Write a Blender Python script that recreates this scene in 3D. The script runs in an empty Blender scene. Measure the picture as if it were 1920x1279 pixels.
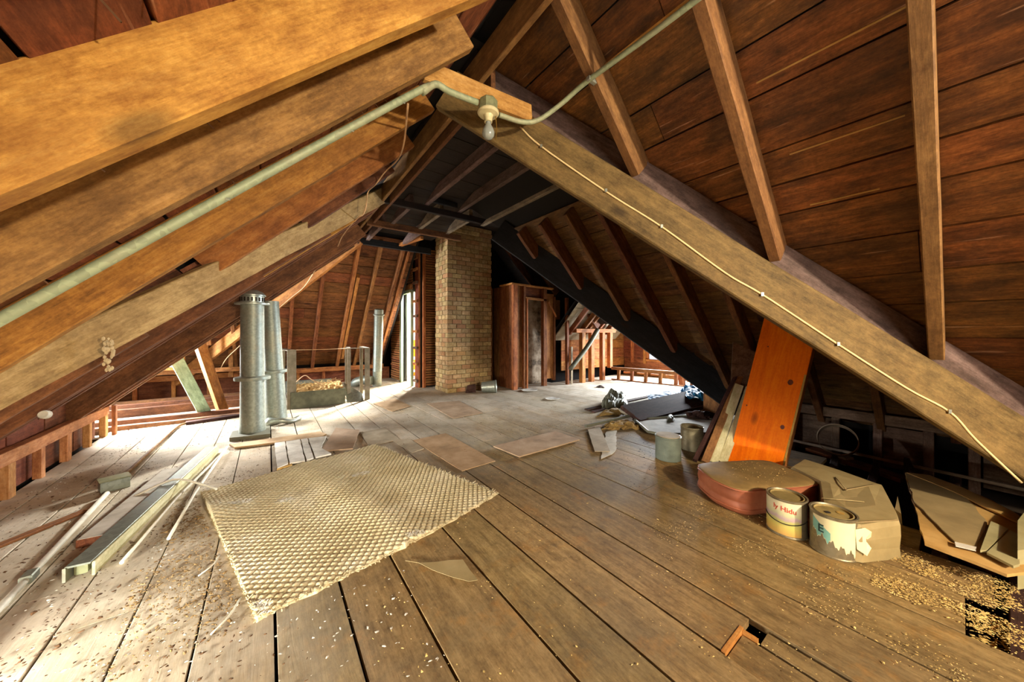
import bpy, bmesh, math, random
import numpy as np
from mathutils import Vector, Matrix, noise as mnoise

SC = bpy.context.scene
COL = SC.collection
V3 = Vector

# ------------------------------------------------------------------ camera, sky, lamps, exposure
FPX, CXP, CYP, EYE = 620.0, 960.0, 622.0, 1.05
YAW = math.atan2(457.0, 620.0)
SN, CS = math.sin(YAW), math.cos(YAW)
cam_d = bpy.data.cameras.new('camera')
cam_d.sensor_width = 36.0
cam_d.lens = FPX / 1920.0 * 36.0
cam_d.shift_y = -(639.5 - CYP) / 1920.0
cam_d.clip_start = 0.02
cam = bpy.data.objects.new('camera', cam_d)
COL.objects.link(cam)
cam.location = (0, 0, EYE)
cam.rotation_euler = (math.pi / 2, 0, -YAW)
SC.camera = cam

world = bpy.data.worlds.new('sky')
SC.world = world
world.use_nodes = True
wn = world.node_tree.nodes['Background']
wn.inputs[0].default_value = (0.80, 0.90, 1.0, 1)
wn.inputs[1].default_value = 1.6
SC.view_settings.view_transform = 'Standard'
SC.view_settings.look = 'None'
SC.view_settings.exposure = 0.0
SC.view_settings.gamma = 1.0
SC.view_settings.use_curve_mapping = False
SC.cycles.max_bounces = 8
SC.cycles.diffuse_bounces = 6
SC.cycles.caustics_reflective = False
SC.cycles.caustics_refractive = False


def area_light(name, loc, target, sx, sy, power, col, spread=math.pi):
    d = bpy.data.lights.new(name, 'AREA')
    d.shape = 'RECTANGLE'
    d.size, d.size_y = sx, sy
    d.energy = power
    d.color = col
    d.spread = spread
    o = bpy.data.objects.new(name, d)
    COL.objects.link(o)
    o.location = loc
    o.rotation_euler = (V3(target) - V3(loc)).to_track_quat('-Z', 'Y').to_euler()
    return o


WARM = (1.0, 0.86, 0.62)
COOL = (0.88, 0.94, 1.0)
# daylight through the gable window behind the camera, the left dormer, the far windows and the lit stairwell, plus an added fill at right
area_light('gable_window_light', (0.75, -2.0, 1.45), (1.4, 3.0, 1.0), 1.0, 1.15, 60, (1.0, 0.92, 0.76))
bulb_d = bpy.data.lights.new('second_bulb', 'POINT')          # the attic's other bare bulb, on the same conduit behind the camera
bulb_d.energy = 500
bulb_d.color = WARM
bulb_d.shadow_soft_size = 0.05
bulb_o = bpy.data.objects.new('second_bulb', bulb_d)
COL.objects.link(bulb_o)
bulb_o.location = (1.38, -2.0, 1.58)
area_light('dormer_light', (-2.1, 0.45, 0.45), (-0.1, 2.1, 0.0), 0.9, 0.4, 420, (1.0, 0.95, 0.82), 2.1)
area_light('left_wing_light', (-2.3, 6.35, 0.85), (-0.5, 4.6, 0.0), 0.9, 0.7, 300, COOL)
area_light('stairwell_light', (3.35, 7.6, 2.2), (1.2, 4.5, 0.0), 0.4, 0.4, 360, (1.0, 0.96, 0.88), 1.7)
area_light('right_wing_light', (7.0, 4.05, 0.72), (4.2, 3.0, 0.0), 0.6, 0.45, 140, COOL)
area_light('right_wing_fill', (6.8, 2.9, 0.85), (3.4, 2.8, 0.0), 0.6, 0.45, 130, COOL, 2.2)  # added fill for the dim floor at right, no window stands here
area_light('left_eave_light', (-1.22, 5.9, 0.9), (-0.7, 2.6, 0.0), 0.4, 0.3, 260, (1.0, 0.98, 0.94))


# ------------------------------------------------------------------ survey helpers: sight from the camera station onto a real plane
def _ray(px, py):
    l = (px - CXP) / FPX
    return V3((SN + CS * l, CS - SN * l, (CYP - py) / FPX))


def on_plane(px, py, n, d):
    n = V3(n)
    r = _ray(px, py)
    o = V3((0, 0, EYE))
    return o + r * ((d - n.dot(o)) / n.dot(r))


def onz(px, py, z=0.0):
    return on_plane(px, py, (0, 0, 1), z)


def ony(px, py, y):
    return on_plane(px, py, (0, 1, 0), y)


def onx(px, py, x):
    return on_plane(px, py, (1, 0, 0), x)


# ------------------------------------------------------------------ materials
def lin(h):
    h = h.lstrip('#')
    c = [int(h[i:i + 2], 16) / 255 for i in (0, 2, 4)]
    return tuple((x / 12.92 if x <= 0.04045 else ((x + 0.055) / 1.055) ** 2.4) for x in c) + (1,)


class NT:
    def __init__(s, name, rough=0.8, metal=0.0):
        s.m = bpy.data.materials.new(name)
        s.m.use_nodes = True
        s.t = s.m.node_tree
        s.b = s.t.nodes['Principled BSDF']
        s.b.inputs['Roughness'].default_value = rough
        s.b.inputs['Metallic'].default_value = metal

    def n(s, typ, **kw):
        x = s.t.nodes.new(typ)
        for k, v in kw.items():
            if k.startswith('i_'):
                x.inputs[k[2:].replace('_', ' ')].default_value = v
            else:
                setattr(x, k, v)
        return x

    def l(s, a, b):
        s.t.links.new(a, b)

    def math(s, op, a, b=None, clamp=False):
        x = s.n('ShaderNodeMath', operation=op, use_clamp=clamp)
        for i, q in enumerate((a, b)):
            if q is None:
                continue
            if isinstance(q, (int, float)):
                x.inputs[i].default_value = q
            else:
                s.l(q, x.inputs[i])
        return x.outputs[0]

    def mix(s, fac, a, b, blend='MIX'):
        x = s.n('ShaderNodeMix', data_type='RGBA', blend_type=blend)
        for i, q in ((0, fac), (6, a), (7, b)):
            if isinstance(q, (int, float, tuple)):
                x.inputs[i].default_value = q
            else:
                s.l(q, x.inputs[i])
        return x.outputs[2]

    def ramp(s, fac, stops):
        x = s.n('ShaderNodeValToRGB')
        e = x.color_ramp.elements
        while len(e) < len(stops):
            e.new(0.5)
        for k, (p, c) in enumerate(stops):
            e[k].position = p
            e[k].color = c if isinstance(c, tuple) else lin(c)
        s.l(fac, x.inputs[0])
        return x.outputs[0]

    def noise(s, vec, scale, detail=3, rough=0.6, dist=0.0):
        x = s.n('ShaderNodeTexNoise')
        x.inputs['Scale'].default_value = scale
        x.inputs['Detail'].default_value = detail
        x.inputs['Roughness'].default_value = rough
        x.inputs['Distortion'].default_value = dist
        s.l(vec, x.inputs['Vector'])
        return x.outputs['Fac']

    def objvec(s, mul=(1, 1, 1)):
        tc = s.n('ShaderNodeTexCoord')
        oi = s.n('ShaderNodeObjectInfo')
        cmb = s.n('ShaderNodeCombineXYZ')
        s.l(s.math('MULTIPLY', oi.outputs['Random'], 37.0), cmb.inputs[0])
        s.l(s.math('MULTIPLY', oi.outputs['Random'], 91.0), cmb.inputs[1])
        s.l(s.math('MULTIPLY', oi.outputs['Random'], 13.0), cmb.inputs[2])
        ad = s.n('ShaderNodeVectorMath', operation='ADD')
        s.l(tc.outputs['Object'], ad.inputs[0])
        s.l(cmb.outputs[0], ad.inputs[1])
        s.rand = oi.outputs['Random']
        s.vec = ad.outputs[0]
        return s.vec

    def scaled(s, vec, mul):
        x = s.n('ShaderNodeVectorMath', operation='MULTIPLY')
        s.l(vec, x.inputs[0])
        x.inputs[1].default_value = mul
        return x.outputs[0]

    def bump(s, h, strength=0.3, dist=0.004):
        x = s.n('ShaderNodeBump')
        x.inputs['Strength'].default_value = strength
        x.inputs['Distance'].default_value = dist
        s.l(h, x.inputs['Height'])
        s.l(x.outputs[0], s.b.inputs['Normal'])

    def vary(s, col, amt=0.3, hue=0.02):
        x = s.n('ShaderNodeHueSaturation')
        s.l(col, x.inputs['Color'])
        s.l(s.math('ADD', s.math('MULTIPLY', s.rand, amt), 1 - amt / 2), x.inputs['Value'])
        r2 = s.math('FRACT', s.math('MULTIPLY', s.rand, 7.31))
        s.l(s.math('ADD', s.math('MULTIPLY', r2, hue), 0.5 - hue / 2), x.inputs['Hue'])
        return x.outputs[0]

    def color(s, c):
        if isinstance(c, tuple):
            s.b.inputs['Base Color'].default_value = c
        else:
            s.l(c, s.b.inputs['Base Color'])
        return s.m


def wood(name, dark, mid, light, var=0.35, rough=0.75, gs=2.2, stain=None, stain_amt=0.5, knots=None, fuzz=0.25, hue=0.02, marks=None, spec=0.3, grime=0.55):
    m = NT(name, rough)
    m.b.inputs['Specular IOR Level'].default_value = spec
    v = m.objvec()
    g = m.noise(m.scaled(v, (1.1, 13, 13)), gs, 8, 0.72, 0.8)
    fine = m.noise(m.scaled(v, (7, 75, 75)), gs, 4, 0.7)
    spk = m.noise(v, 70, 3, 0.7)
    f = m.math('ADD', m.math('ADD', m.math('MULTIPLY', g, 0.55), m.math('MULTIPLY', fine, 0.25)), m.math('MULTIPLY', spk, 0.2))
    c = m.ramp(f, [(0.36, dark), (0.5, mid), (0.64, light)])
    if stain:
        st = m.noise(m.scaled(v, (1.5, 4, 4)), 2.2, 6, 0.75)
        c = m.mix(m.math('MULTIPLY', m.ramp(st, [(0.44, (0, 0, 0, 1)), (0.60, (1, 1, 1, 1))]), stain_amt), c, lin(stain))
    if knots is None:
        knots = '#2e1c10'
        kd = 0.6
    else:
        kd = 0.8
    if knots:
        vo = m.n('ShaderNodeTexVoronoi')
        vo.inputs['Scale'].default_value = 1.0
        m.l(m.scaled(v, (1.6, 3.6, 3.6)), vo.inputs['Vector'])
        k = m.ramp(vo.outputs['Distance'], [(0.05, (1, 1, 1, 1)), (0.12, (0, 0, 0, 1))])
        c = m.mix(m.math('MULTIPLY', k, kd), c, lin(knots))
    if marks:
        sc = m.noise(m.scaled(v, (3.0, 55, 55)), 1.0, 2, 0.4)
        k = m.ramp(sc, [(0.70, (0, 0, 0, 1)), (0.76, (1, 1, 1, 1))])
        c = m.mix(m.math('MULTIPLY', k, 0.55), c, lin(marks))
    gr = m.noise(m.scaled(v, (3.0, 6, 6)), 3.0, 9, 0.82)
    c = m.mix(m.math('MULTIPLY', m.ramp(gr, [(0.42, (0, 0, 0, 1)), (0.64, (1, 1, 1, 1))]), grime), c, lin(dark), 'MULTIPLY')
    c = m.vary(c, var, hue)
    m.bump(m.math('ADD', g, m.math('MULTIPLY', fine, 0.5)), fuzz, 0.004)
    return m.color(c)


def plain(name, c, rough=0.6, metal=0.0, noise_amt=0.25, scale=9.0, c2=None, bump=0.0, spec=0.4):
    m = NT(name, rough, metal)
    m.b.inputs['Specular IOR Level'].default_value = spec
    v = m.objvec()
    n = m.noise(v, scale, 5, 0.65)
    c2 = c2 or c
    a = lin(c)
    b = lin(c2)
    dk = tuple(x * (1 - noise_amt) for x in a[:3]) + (1,)
    col = m.ramp(n, [(0.35, dk), (0.5, a), (0.68, b)])
    if bump:
        m.bump(n, bump, 0.004)
    return m.color(m.vary(col, 0.12, 0.01))


def galv(name, base='#8f958f', rough=0.42, metal=0.75):
    m = NT(name, rough, metal)
    v = m.objvec()
    vo = m.n('ShaderNodeTexVoronoi')
    vo.inputs['Scale'].default_value = 60.0
    m.l(v, vo.inputs['Vector'])
    n = m.noise(v, 4, 4)
    a = lin(base)
    col = m.mix(0.35, a, m.ramp(vo.outputs['Color'], [(0.2, tuple(x * 0.6 for x in a[:3]) + (1,)), (0.8, tuple(min(1, x * 1.35) for x in a[:3]) + (1,))]))
    col = m.mix(m.ramp(n, [(0.5, (0, 0, 0, 1)), (0.75, (0.6, 0.6, 0.6, 1))]), col, lin('#a89c80'))
    m.bump(n, 0.1, 0.002)
    return m.color(col)


M = {}
M['skin'] = plain('roof_felt_black', '#140f0b', 0.95)
M['roof_l'] = wood('left_roof_boards', '#5c3420', '#84502f', '#a0653d', 0.4, stain='#4a2c1f', stain_amt=0.55, marks='#cda884')
M['roof_r'] = wood('right_roof_boards', '#4d2e15', '#7a4b22', '#a06a32', 0.5, stain='#3a2718', stain_amt=0.65, marks='#c9a07a', rough=0.6)
M['roof_rf'] = wood('far_roof_boards', '#4a3420', '#75532f', '#8f6a3e', 0.35, stain='#38281a', stain_amt=0.5, marks='#c2ab88')
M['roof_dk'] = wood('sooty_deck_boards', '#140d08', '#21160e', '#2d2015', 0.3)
M['roof_far'] = wood('far_hip_boards', '#5a3820', '#8a5630', '#a87246', 0.5, stain='#3d2416', stain_amt=0.55, knots='#3d1a0c')
M['gold'] = wood('golden_rafter', '#9c6a2c', '#c28d42', '#d6a75a', 0.2, stain='#875424', stain_amt=0.55)
M['raf_a'] = wood('weathered_rafter', '#6d4c28', '#936b3a', '#aa8250', 0.25, stain='#5d3f22', stain_amt=0.6)
M['raf_b'] = wood('orange_rafter', '#7a4f22', '#a5702f', '#bb8a48', 0.25, stain='#7a4a22')
M['raf_e'] = wood('pale_furry_rafter', '#82673f', '#a98a5b', '#bfa172', 0.12, stain='#8a6a40', fuzz=0.5)
M['raf_f'] = wood('brown_rafter', '#50301c', '#744929', '#90603a', 0.3, stain='#432818')
M['raf_j'] = wood('jack_rafter', '#66452a', '#875f38', '#9e7548', 0.25, stain='#664223')
M['raf_s'] = wood('sooty_joist', '#4d3a31', '#6d5650', '#846c64', 0.25, stain='#3d2b22')
M['raf_g'] = wood('grey_joist', '#6e6254', '#92846f', '#aa9b85', 0.15, stain='#4d4030')
M['valley'] = wood('grey_tan_beam', '#523f26', '#705934', '#856b44', 0.1, stain='#8a6b40', stain_amt=0.4)
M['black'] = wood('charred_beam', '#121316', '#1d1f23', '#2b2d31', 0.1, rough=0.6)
M['stud'] = wood('pine_stud', '#8e552a', '#bd7a3f', '#d0965a', 0.35, stain='#6f4020')
M['stud_r'] = wood('red_brown_stud', '#6b3f22', '#9a6235', '#b87e4b', 0.3, stain='#52280f')
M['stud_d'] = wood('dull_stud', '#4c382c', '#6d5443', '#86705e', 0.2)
M['knee'] = wood('knee_wall_rail', '#9a6436', '#c68d55', '#d8a874', 0.2, stain='#83552d', stain_amt=0.4)
M['kneeback'] = wood('knee_wall_board', '#582d1b', '#7b4429', '#915a3b', 0.3)
M['yellow'] = wood('new_yellow_board', '#98702f', '#b88f49', '#c9a664', 0.1)
M['pine'] = wood('varnished_orange_pine', '#d65e00', '#ea7200', '#f58a08', 0.04, rough=0.6, knots='#4a1606', gs=1.6, fuzz=0.08, hue=0.004, spec=0.15, grime=0.1)
M['pine_in'] = wood('raw_pine_edge', '#96572a', '#b87038', '#ca874a', 0.1)
M['dkbrown'] = wood('dark_brown_board', '#2e1d15', '#46302a', '#5b443a', 0.3, rough=0.85, spec=0.1)
M['midbrown'] = wood('mid_brown_board', '#6a4526', '#8d6338', '#a67c4c', 0.2)
M['pale'] = wood('pale_green_painted_board', '#b3ac82', '#cfc9a0', '#dcd8b8', 0.1, stain='#a89f75', stain_amt=0.5)
M['greenpost'] = wood('green_painted_post', '#7f9474', '#9db394', '#b3c5a8', 0.1, stain='#6f8064')
M['lath'] = wood('sawn_lath', '#7a4c26', '#a0683a', '#bb8450', 0.4)
M['hardboard'] = plain('tan_hardboard', '#ab8a63', 0.85, c2='#bb9c78', scale=6)
M['hardpink'] = plain('pink_brown_hardboard', '#a2876a', 0.85, c2='#b0977c', scale=6)
M['tilegrey'] = plain('grey_board_scrap', '#9c8d73', 0.85, c2='#aea088', scale=6)
M['white_chip'] = plain('white_plaster_scrap', '#c8c2b4', 0.9, c2='#dad5ca')
M['galv'] = galv('galvanised_sheet', '#8a9186', 0.5, 0.55)
M['galv_l'] = galv('bright_galvanised_sheet', '#a9b0a5', 0.4, 0.7)
M['steel_frame'] = plain('grey_painted_steel', '#7d7461', 0.6, 0.2, c2='#93897a')
M['planter'] = plain('dark_olive_painted_metal', '#5b5b47', 0.6, 0.1, c2='#6c6b55')
M['conduit'] = galv('sage_conduit', '#8d9779', 0.6, 0.15)
M['porcelain'] = plain('aged_porcelain', '#c9bd93', 0.35, c2='#d8cfa8', spec=0.5)
M['metal_box'] = galv('electrical_box_metal', '#8b8f6c', 0.5, 0.4)
M['cable'] = plain('cream_cable', '#e6cf96', 0.55, noise_amt=0.1)
M['wire'] = plain('tan_wire', '#c9a478', 0.6)
M['whiterod'] = plain('white_rod', '#ddd8c6', 0.5)
M['brass'] = plain('brass_chain', '#a8873c', 0.4, 0.8)
M['vinyl'] = plain('red_brown_vinyl', '#9a5638', 0.55, c2='#b87250', scale=3, bump=0.05, spec=0.5)
M['vinyl_dust'] = plain('dusty_brown_vinyl', '#8b7040', 0.75, c2='#a5854f', scale=5, spec=0.5)
M['paper'] = plain('dusty_kraft_paper', '#98845a', 0.7, c2='#a8946a', scale=3, bump=0.15)
M['card'] = plain('torn_cardboard', '#b08a4c', 0.85, c2='#c39f62', scale=4)
M['greycard'] = plain('grey_green_sheet', '#9c9268', 0.8, c2='#aba27c', scale=4)
M['tin'] = galv('tin_can_metal', '#8d8266', 0.45, 0.55)
M['lid'] = plain('dusty_can_lid', '#94814f', 0.7, 0.1, c2='#a39060')
M['greypail'] = plain('grey_green_pail', '#636b5f', 0.5, 0.1, c2='#727b6c')
M['hoop'] = plain('weathered_bentwood', '#93826e', 0.8, c2='#a8967f')
M['tarp'] = plain('blue_tarp', '#1b5a86', 0.6, c2='#2f7fae', noise_amt=0.5, scale=6, spec=0.25)
M['insul'] = plain('yellow_insulation', '#86693a', 0.95, c2='#a98a52', scale=14, bump=0.6)
M['straw'] = plain('dry_straw', '#b6955a', 0.95, c2='#d0b27a', scale=20, bump=0.8)
M['chip_dark'] = plain('dark_plaster_crumbs', '#5b4126', 0.95)
M['chip_lt'] = plain('wood_shavings', '#d2b36a', 0.9, c2='#e4cb8c')
M['chip_brown'] = plain('brown_rubble', '#80653e', 0.95, c2='#a08660')
M['speck'] = plain('black_droppings', '#2c251e', 0.95)
M['nail'] = plain('rusty_nail', '#6b4a33', 0.5, 0.6)
M['white_wall'] = plain('white_plaster_wall', '#e4e4e2', 0.8, noise_amt=0.05)
M['greendoor'] = plain('sage_door_casing', '#8c9d82', 0.5, noise_amt=0.1)
M['plaster_old'] = plain('peeling_plaster', '#b39f86', 0.9, c2='#ded0b8', noise_amt=0.8, scale=5)
M['subfloor'] = plain('dark_subfloor', '#2a1d12', 0.95, c2='#3a2a1a')
M['darkplate'] = plain('grey_metal_plate', '#6e6d5c', 0.6, 0.3)
M['web'] = plain('dusty_cobweb', '#b5a582', 0.95)


def floor_mat():
    m = NT('floor_board_wood', 0.75)
    m.b.inputs['Specular IOR Level'].default_value = 0.2
    v = m.objvec()
    g = m.noise(m.scaled(v, (1.0, 12, 12)), 2.4, 8, 0.72, 0.8)
    fine = m.noise(m.scaled(v, (6, 70, 70)), 2.2, 4, 0.7)
    spk = m.noise(v, 60, 4, 0.75)
    f = m.math('ADD', m.math('ADD', m.math('MULTIPLY', g, 0.5), m.math('MULTIPLY', fine, 0.25)), m.math('MULTIPLY', spk, 0.25))
    c = m.ramp(f, [(0.36, '#715a37'), (0.5, '#9a7f52'), (0.64, '#b79b69')])
    geo = m.n('ShaderNodeNewGeometry')
    sep = m.n('ShaderNodeSeparateXYZ')
    m.l(geo.outputs['Position'], sep.inputs[0])
    big = m.noise(geo.outputs['Position'], 1.1, 5, 0.65)
    med = m.noise(geo.outputs['Position'], 4.5, 5, 0.7)
    blot = m.ramp(big, [(0.40, (0, 0, 0, 1)), (0.62, (1, 1, 1, 1))])
    c = m.mix(m.math('MULTIPLY', blot, 0.7), c, lin('#665a44'))          # grey walked-on patches
    c = m.mix(m.math('MULTIPLY', m.ramp(med, [(0.55, (0, 0, 0, 1)), (0.75, (1, 1, 1, 1))]), 0.5), c, lin('#b57f35'))
    sm = m.noise(geo.outputs['Position'], 14, 6, 0.75)
    c = m.mix(m.math('MULTIPLY', m.ramp(sm, [(0.56, (0, 0, 0, 1)), (0.68, (1, 1, 1, 1))]), 0.5), c, lin('#5c4c33'))
    x, y = sep.outputs[0], sep.outputs[1]

    def ss(val, a, b):
        r = m.n('ShaderNodeMapRange', interpolation_type='SMOOTHSTEP')
        m.l(val, r.inputs[0])
        r.inputs[1].default_value = a
        r.inputs[2].default_value = b
        return r.outputs[0]
    grm = m.noise(m.scaled(v, (3.0, 7, 7)), 3.0, 9, 0.82)
    c = m.mix(m.math('MULTIPLY', m.ramp(grm, [(0.42, (0, 0, 0, 1)), (0.64, (1, 1, 1, 1))]), 0.5), c, lin('#6b5638'), 'MULTIPLY')
    left = m.math('SUBTRACT', 1.0, ss(x, -0.55, 0.45))
    far = m.math('MULTIPLY', ss(y, 1.6, 3.6), 0.62)
    wing = ss(m.math('ADD', x, m.math('MULTIPLY', y, 0.25)), 4.0, 5.6)
    d = m.math('MAXIMUM', m.math('MAXIMUM', left, far), wing)
    d = m.math('MULTIPLY', d, m.ramp(m.math('ADD', m.math('MULTIPLY', med, 0.6), m.math('MULTIPLY', big, 0.4)), [(0.30, (0.25, 0.25, 0.25, 1)), (0.56, (1, 1, 1, 1))]))
    c = m.mix(d, c, m.mix(fine, lin('#c5b8a0'), lin('#e6dece')))
    c = m.vary(c, 0.22, 0.01)
    m.bump(m.math('ADD', g, m.math('MULTIPLY', med, 0.6)), 0.3, 0.004)
    rg = m.ramp(d, [(0.0, (0.68, 0.68, 0.68, 1)), (0.8, (0.92, 0.92, 0.92, 1))])
    m.l(rg, m.b.inputs['Roughness'])
    return m.color(c)


M['floor'] = floor_mat()


def rug_mat():
    m = NT('cream_loop_pile', 0.95)
    v = m.objvec()
    n = m.noise(v, 3, 4)
    n2 = m.noise(v, 260, 2)
    c = m.ramp(n, [(0.35, '#c4b48a'), (0.55, '#dccfa8'), (0.7, '#e8dfc2')])
    c = m.mix(m.math('MULTIPLY', n2, 0.5), c, lin('#a08f68'))
    sp = m.noise(v, 1.7, 3)
    c = m.mix(m.math('MULTIPLY', m.ramp(sp, [(0.58, (0, 0, 0, 1)), (0.7, (1, 1, 1, 1))]), 0.5), c, lin('#8f7d54'))
    return m.color(c)


def brick_mat():
    m = NT('tan_brick', 0.9)
    v = m.objvec()
    n = m.noise(v, 22, 5, 0.7)
    c = m.ramp(n, [(0.3, '#84673f'), (0.5, '#a58759'), (0.72, '#bea679')])
    r2 = m.math('FRACT', m.math('MULTIPLY', m.rand, 5.77))
    c = m.mix(m.math('MULTIPLY', m.ramp(r2, [(0.55, (0, 0, 0, 1)), (0.9, (1, 1, 1, 1))]), 0.6), c, lin('#96613a'))
    c = m.vary(c, 0.4, 0.02)
    m.bump(n, 0.5, 0.004)
    return m.color(c)


M['rug'] = rug_mat()
M['brick'] = brick_mat()
M['mortar'] = plain('old_mortar', '#7a6645', 0.95, c2='#8f7a55', scale=20, bump=0.5)

# ------------------------------------------------------------------ object helpers
WM = {}


def link(name, mesh, W, mat=None, parent=None):
    o = bpy.data.objects.new(name, mesh)
    COL.objects.link(o)
    if mat is not None and mesh is not None and not mesh.materials:
        mesh.materials.append(mat)
    if parent is not None:
        o.parent = parent
        o.matrix_basis = WM[parent].inverted() @ W
    else:
        o.matrix_basis = W
    WM[o] = W
    return o


def tag(o, label=None, cat=None, group=None, kind=None):
    if label:
        o['label'] = label
    if cat:
        o['category'] = cat
    if group:
        o['group'] = group
    if kind:
        o['kind'] = kind
    return o


def empty(name, loc, label=None, cat=None, group=None, kind=None):
    o = link(name, None, Matrix.Translation(V3(loc)))
    o.empty_display_size = 0.1
    return tag(o, label, cat, group, kind)


def mk(name, verts, faces, smooth=False):
    me = bpy.data.meshes.new(name)
    me.from_pydata([tuple(v) for v in verts], [], faces)
    me.update()
    bm = bmesh.new()
    bm.from_mesh(me)
    bmesh.ops.recalc_face_normals(bm, faces=bm.faces)
    bm.to_mesh(me)
    bm.free()
    if smooth:
        me.polygons.foreach_set('use_smooth', [True] * len(me.polygons))
    return me


def frame(o, x, up):
    x = V3(x).normalized()
    z = V3(up)
    z = (z - x * z.dot(x)).normalized()
    y = z.cross(x)
    R = Matrix((x, y, z)).transposed().to_4x4()
    return Matrix.Translation(V3(o)) @ R


def boxmesh(name, L, w, h, ch=0.0, y0=None, z0=0.0, taper=None, wav=0.0, rng=None):
    """bar along local X, y centred, z from z0 to z0+h; ch = chamfer; taper=(length, drop) cuts the top of the far end away"""
    ya = -w / 2 if y0 is None else y0
    yb = ya + w
    za, zb = z0, z0 + h
    if ch > 0:
        sec = [(ya + ch, za), (yb - ch, za), (yb, za + ch), (yb, zb - ch), (yb - ch, zb), (ya + ch, zb), (ya, zb - ch), (ya, za + ch)]
    else:
        sec = [(ya, za), (yb, za), (yb, zb), (ya, zb)]
    n = len(sec)
    xs = [0, L]
    if taper:
        k = 6
        xs = [0] + [L - taper[0] + taper[0] * i / k for i in range(k + 1)]
    elif wav:
        k = max(3, int(L / 0.25))
        xs = [L * i / k for i in range(k + 1)]
    vs = []
    for i, x in enumerate(xs):
        dy = dz = 0.0
        if wav and rng:
            dy, dz = rng.uniform(-wav, wav), rng.uniform(-wav, wav)
        top = zb
        if taper and x > L - taper[0]:
            t = (x - (L - taper[0])) / taper[0]
            top = za + (zb - za) * (1 - (0.97 * t ** 1.35))
        for (a, b) in sec:
            b2 = za + (b - za) * ((top - za) / (zb - za)) if taper else b
            vs.append((x, a + dy, b2 + dz))
    fs = []
    for i in range(len(xs) - 1):
        for j in range(n):
            fs.append((i * n + j, i * n + (j + 1) % n, (i + 1) * n + (j + 1) % n, (i + 1) * n + j))
    fs.append(tuple(range(n)))
    fs.append(tuple(range((len(xs) - 1) * n, len(xs) * n)))
    return mk(name, vs, fs)


def beam(name, p0, p1, w, h, mat, parent=None, up=(0, 0, 1), ch=0.004, y0=None, z0=0.0, taper=None, wav=0.0, seed=0):
    p0, p1 = V3(p0), V3(p1)
    me = boxmesh(name, (p1 - p0).length, w, h, ch, y0, z0, taper, wav, random.Random(seed) if wav else None)
    return link(name, me, frame(p0, p1 - p0, up), mat, parent)


def prism(name, pts, thick, mat, parent=None, flat=True, jag=0.0, seed=0):
    """flat sheet: outline pts (world) extruded by vector thick; jag roughens the outline"""
    pts = [V3(p) for p in pts]
    if jag:
        r = random.Random(seed)
        q = []
        for i, p in enumerate(pts):
            nx = pts[(i + 1) % len(pts)]
            d = nx - p
            k = max(1, int(d.length / 0.05))
            q.append(p)
            side = V3((-d.y, d.x, 0)).normalized()
            for j in range(1, k):
                q.append(p + d * (j / k) + side * r.uniform(-jag, jag))
        pts = q
    c = sum(pts, V3()) / len(pts)
    t = V3(thick) if not isinstance(thick, (int, float)) else V3((0, 0, thick))
    n = len(pts)
    vs = [p - c for p in pts] + [p - c + t for p in pts]
    fs = [tuple(range(n)), tuple(range(n, 2 * n))] + [(i, (i + 1) % n, n + (i + 1) % n, n + i) for i in range(n)]
    return link(name, mk(name, vs, fs), Matrix.Translation(c), mat, parent)


def catmull(pts, k=8):
    pts = [V3(p) for p in pts]
    if len(pts) < 3:
        return pts
    P = [pts[0] * 2 - pts[1]] + pts + [pts[-1] * 2 - pts[-2]]
    out = []
    for i in range(1, len(P) - 2):
        a, b, c, d = P[i - 1:i + 3]
        for j in range(k):
            t = j / k
            out.append(0.5 * ((2 * b) + (c - a) * t + (2 * a - 5 * b + 4 * c - d) * t * t + (3 * b - a - 3 * c + d) * t ** 3))
    out.append(pts[-1])
    return out


def tube(name, pts, r, mat, parent=None, seg=10, smooth=True, k=0, label=None):
    pts = [V3(p) for p in pts]
    if k:
        pts = catmull(pts, k)
    o = pts[0]
    rs = r if isinstance(r, (list, tuple)) else [r] * len(pts)
    t0 = (pts[1] - pts[0]).normalized()
    a = V3((0, 0, 1)) if abs(t0.z) < 0.9 else V3((1, 0, 0))
    nrm = (a - t0 * a.dot(t0)).normalized()
    vs, fs = [], []
    for i, p in enumerate(pts):
        t = (pts[min(i + 1, len(pts) - 1)] - pts[max(i - 1, 0)]).normalized()
        nrm = (nrm - t * nrm.dot(t)).normalized()
        bn = t.cross(nrm)
        for j in range(seg):
            q = 2 * math.pi * j / seg
            vs.append(p - o + (nrm * math.cos(q) + bn * math.sin(q)) * rs[min(i, len(rs) - 1)])
    for i in range(len(pts) - 1):
        for j in range(seg):
            fs.append((i * seg + j, i * seg + (j + 1) % seg, (i + 1) * seg + (j + 1) % seg, (i + 1) * seg + j))
    fs.append(tuple(range(seg)))
    fs.append(tuple(range((len(pts) - 1) * seg, len(pts) * seg)))
    me = mk(name, vs, fs)
    if smooth:
        me.polygons.foreach_set('use_smooth', [len(p.vertices) == 4 for p in me.polygons])
    return link(name, me, Matrix.Translation(o), mat, parent)


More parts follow.
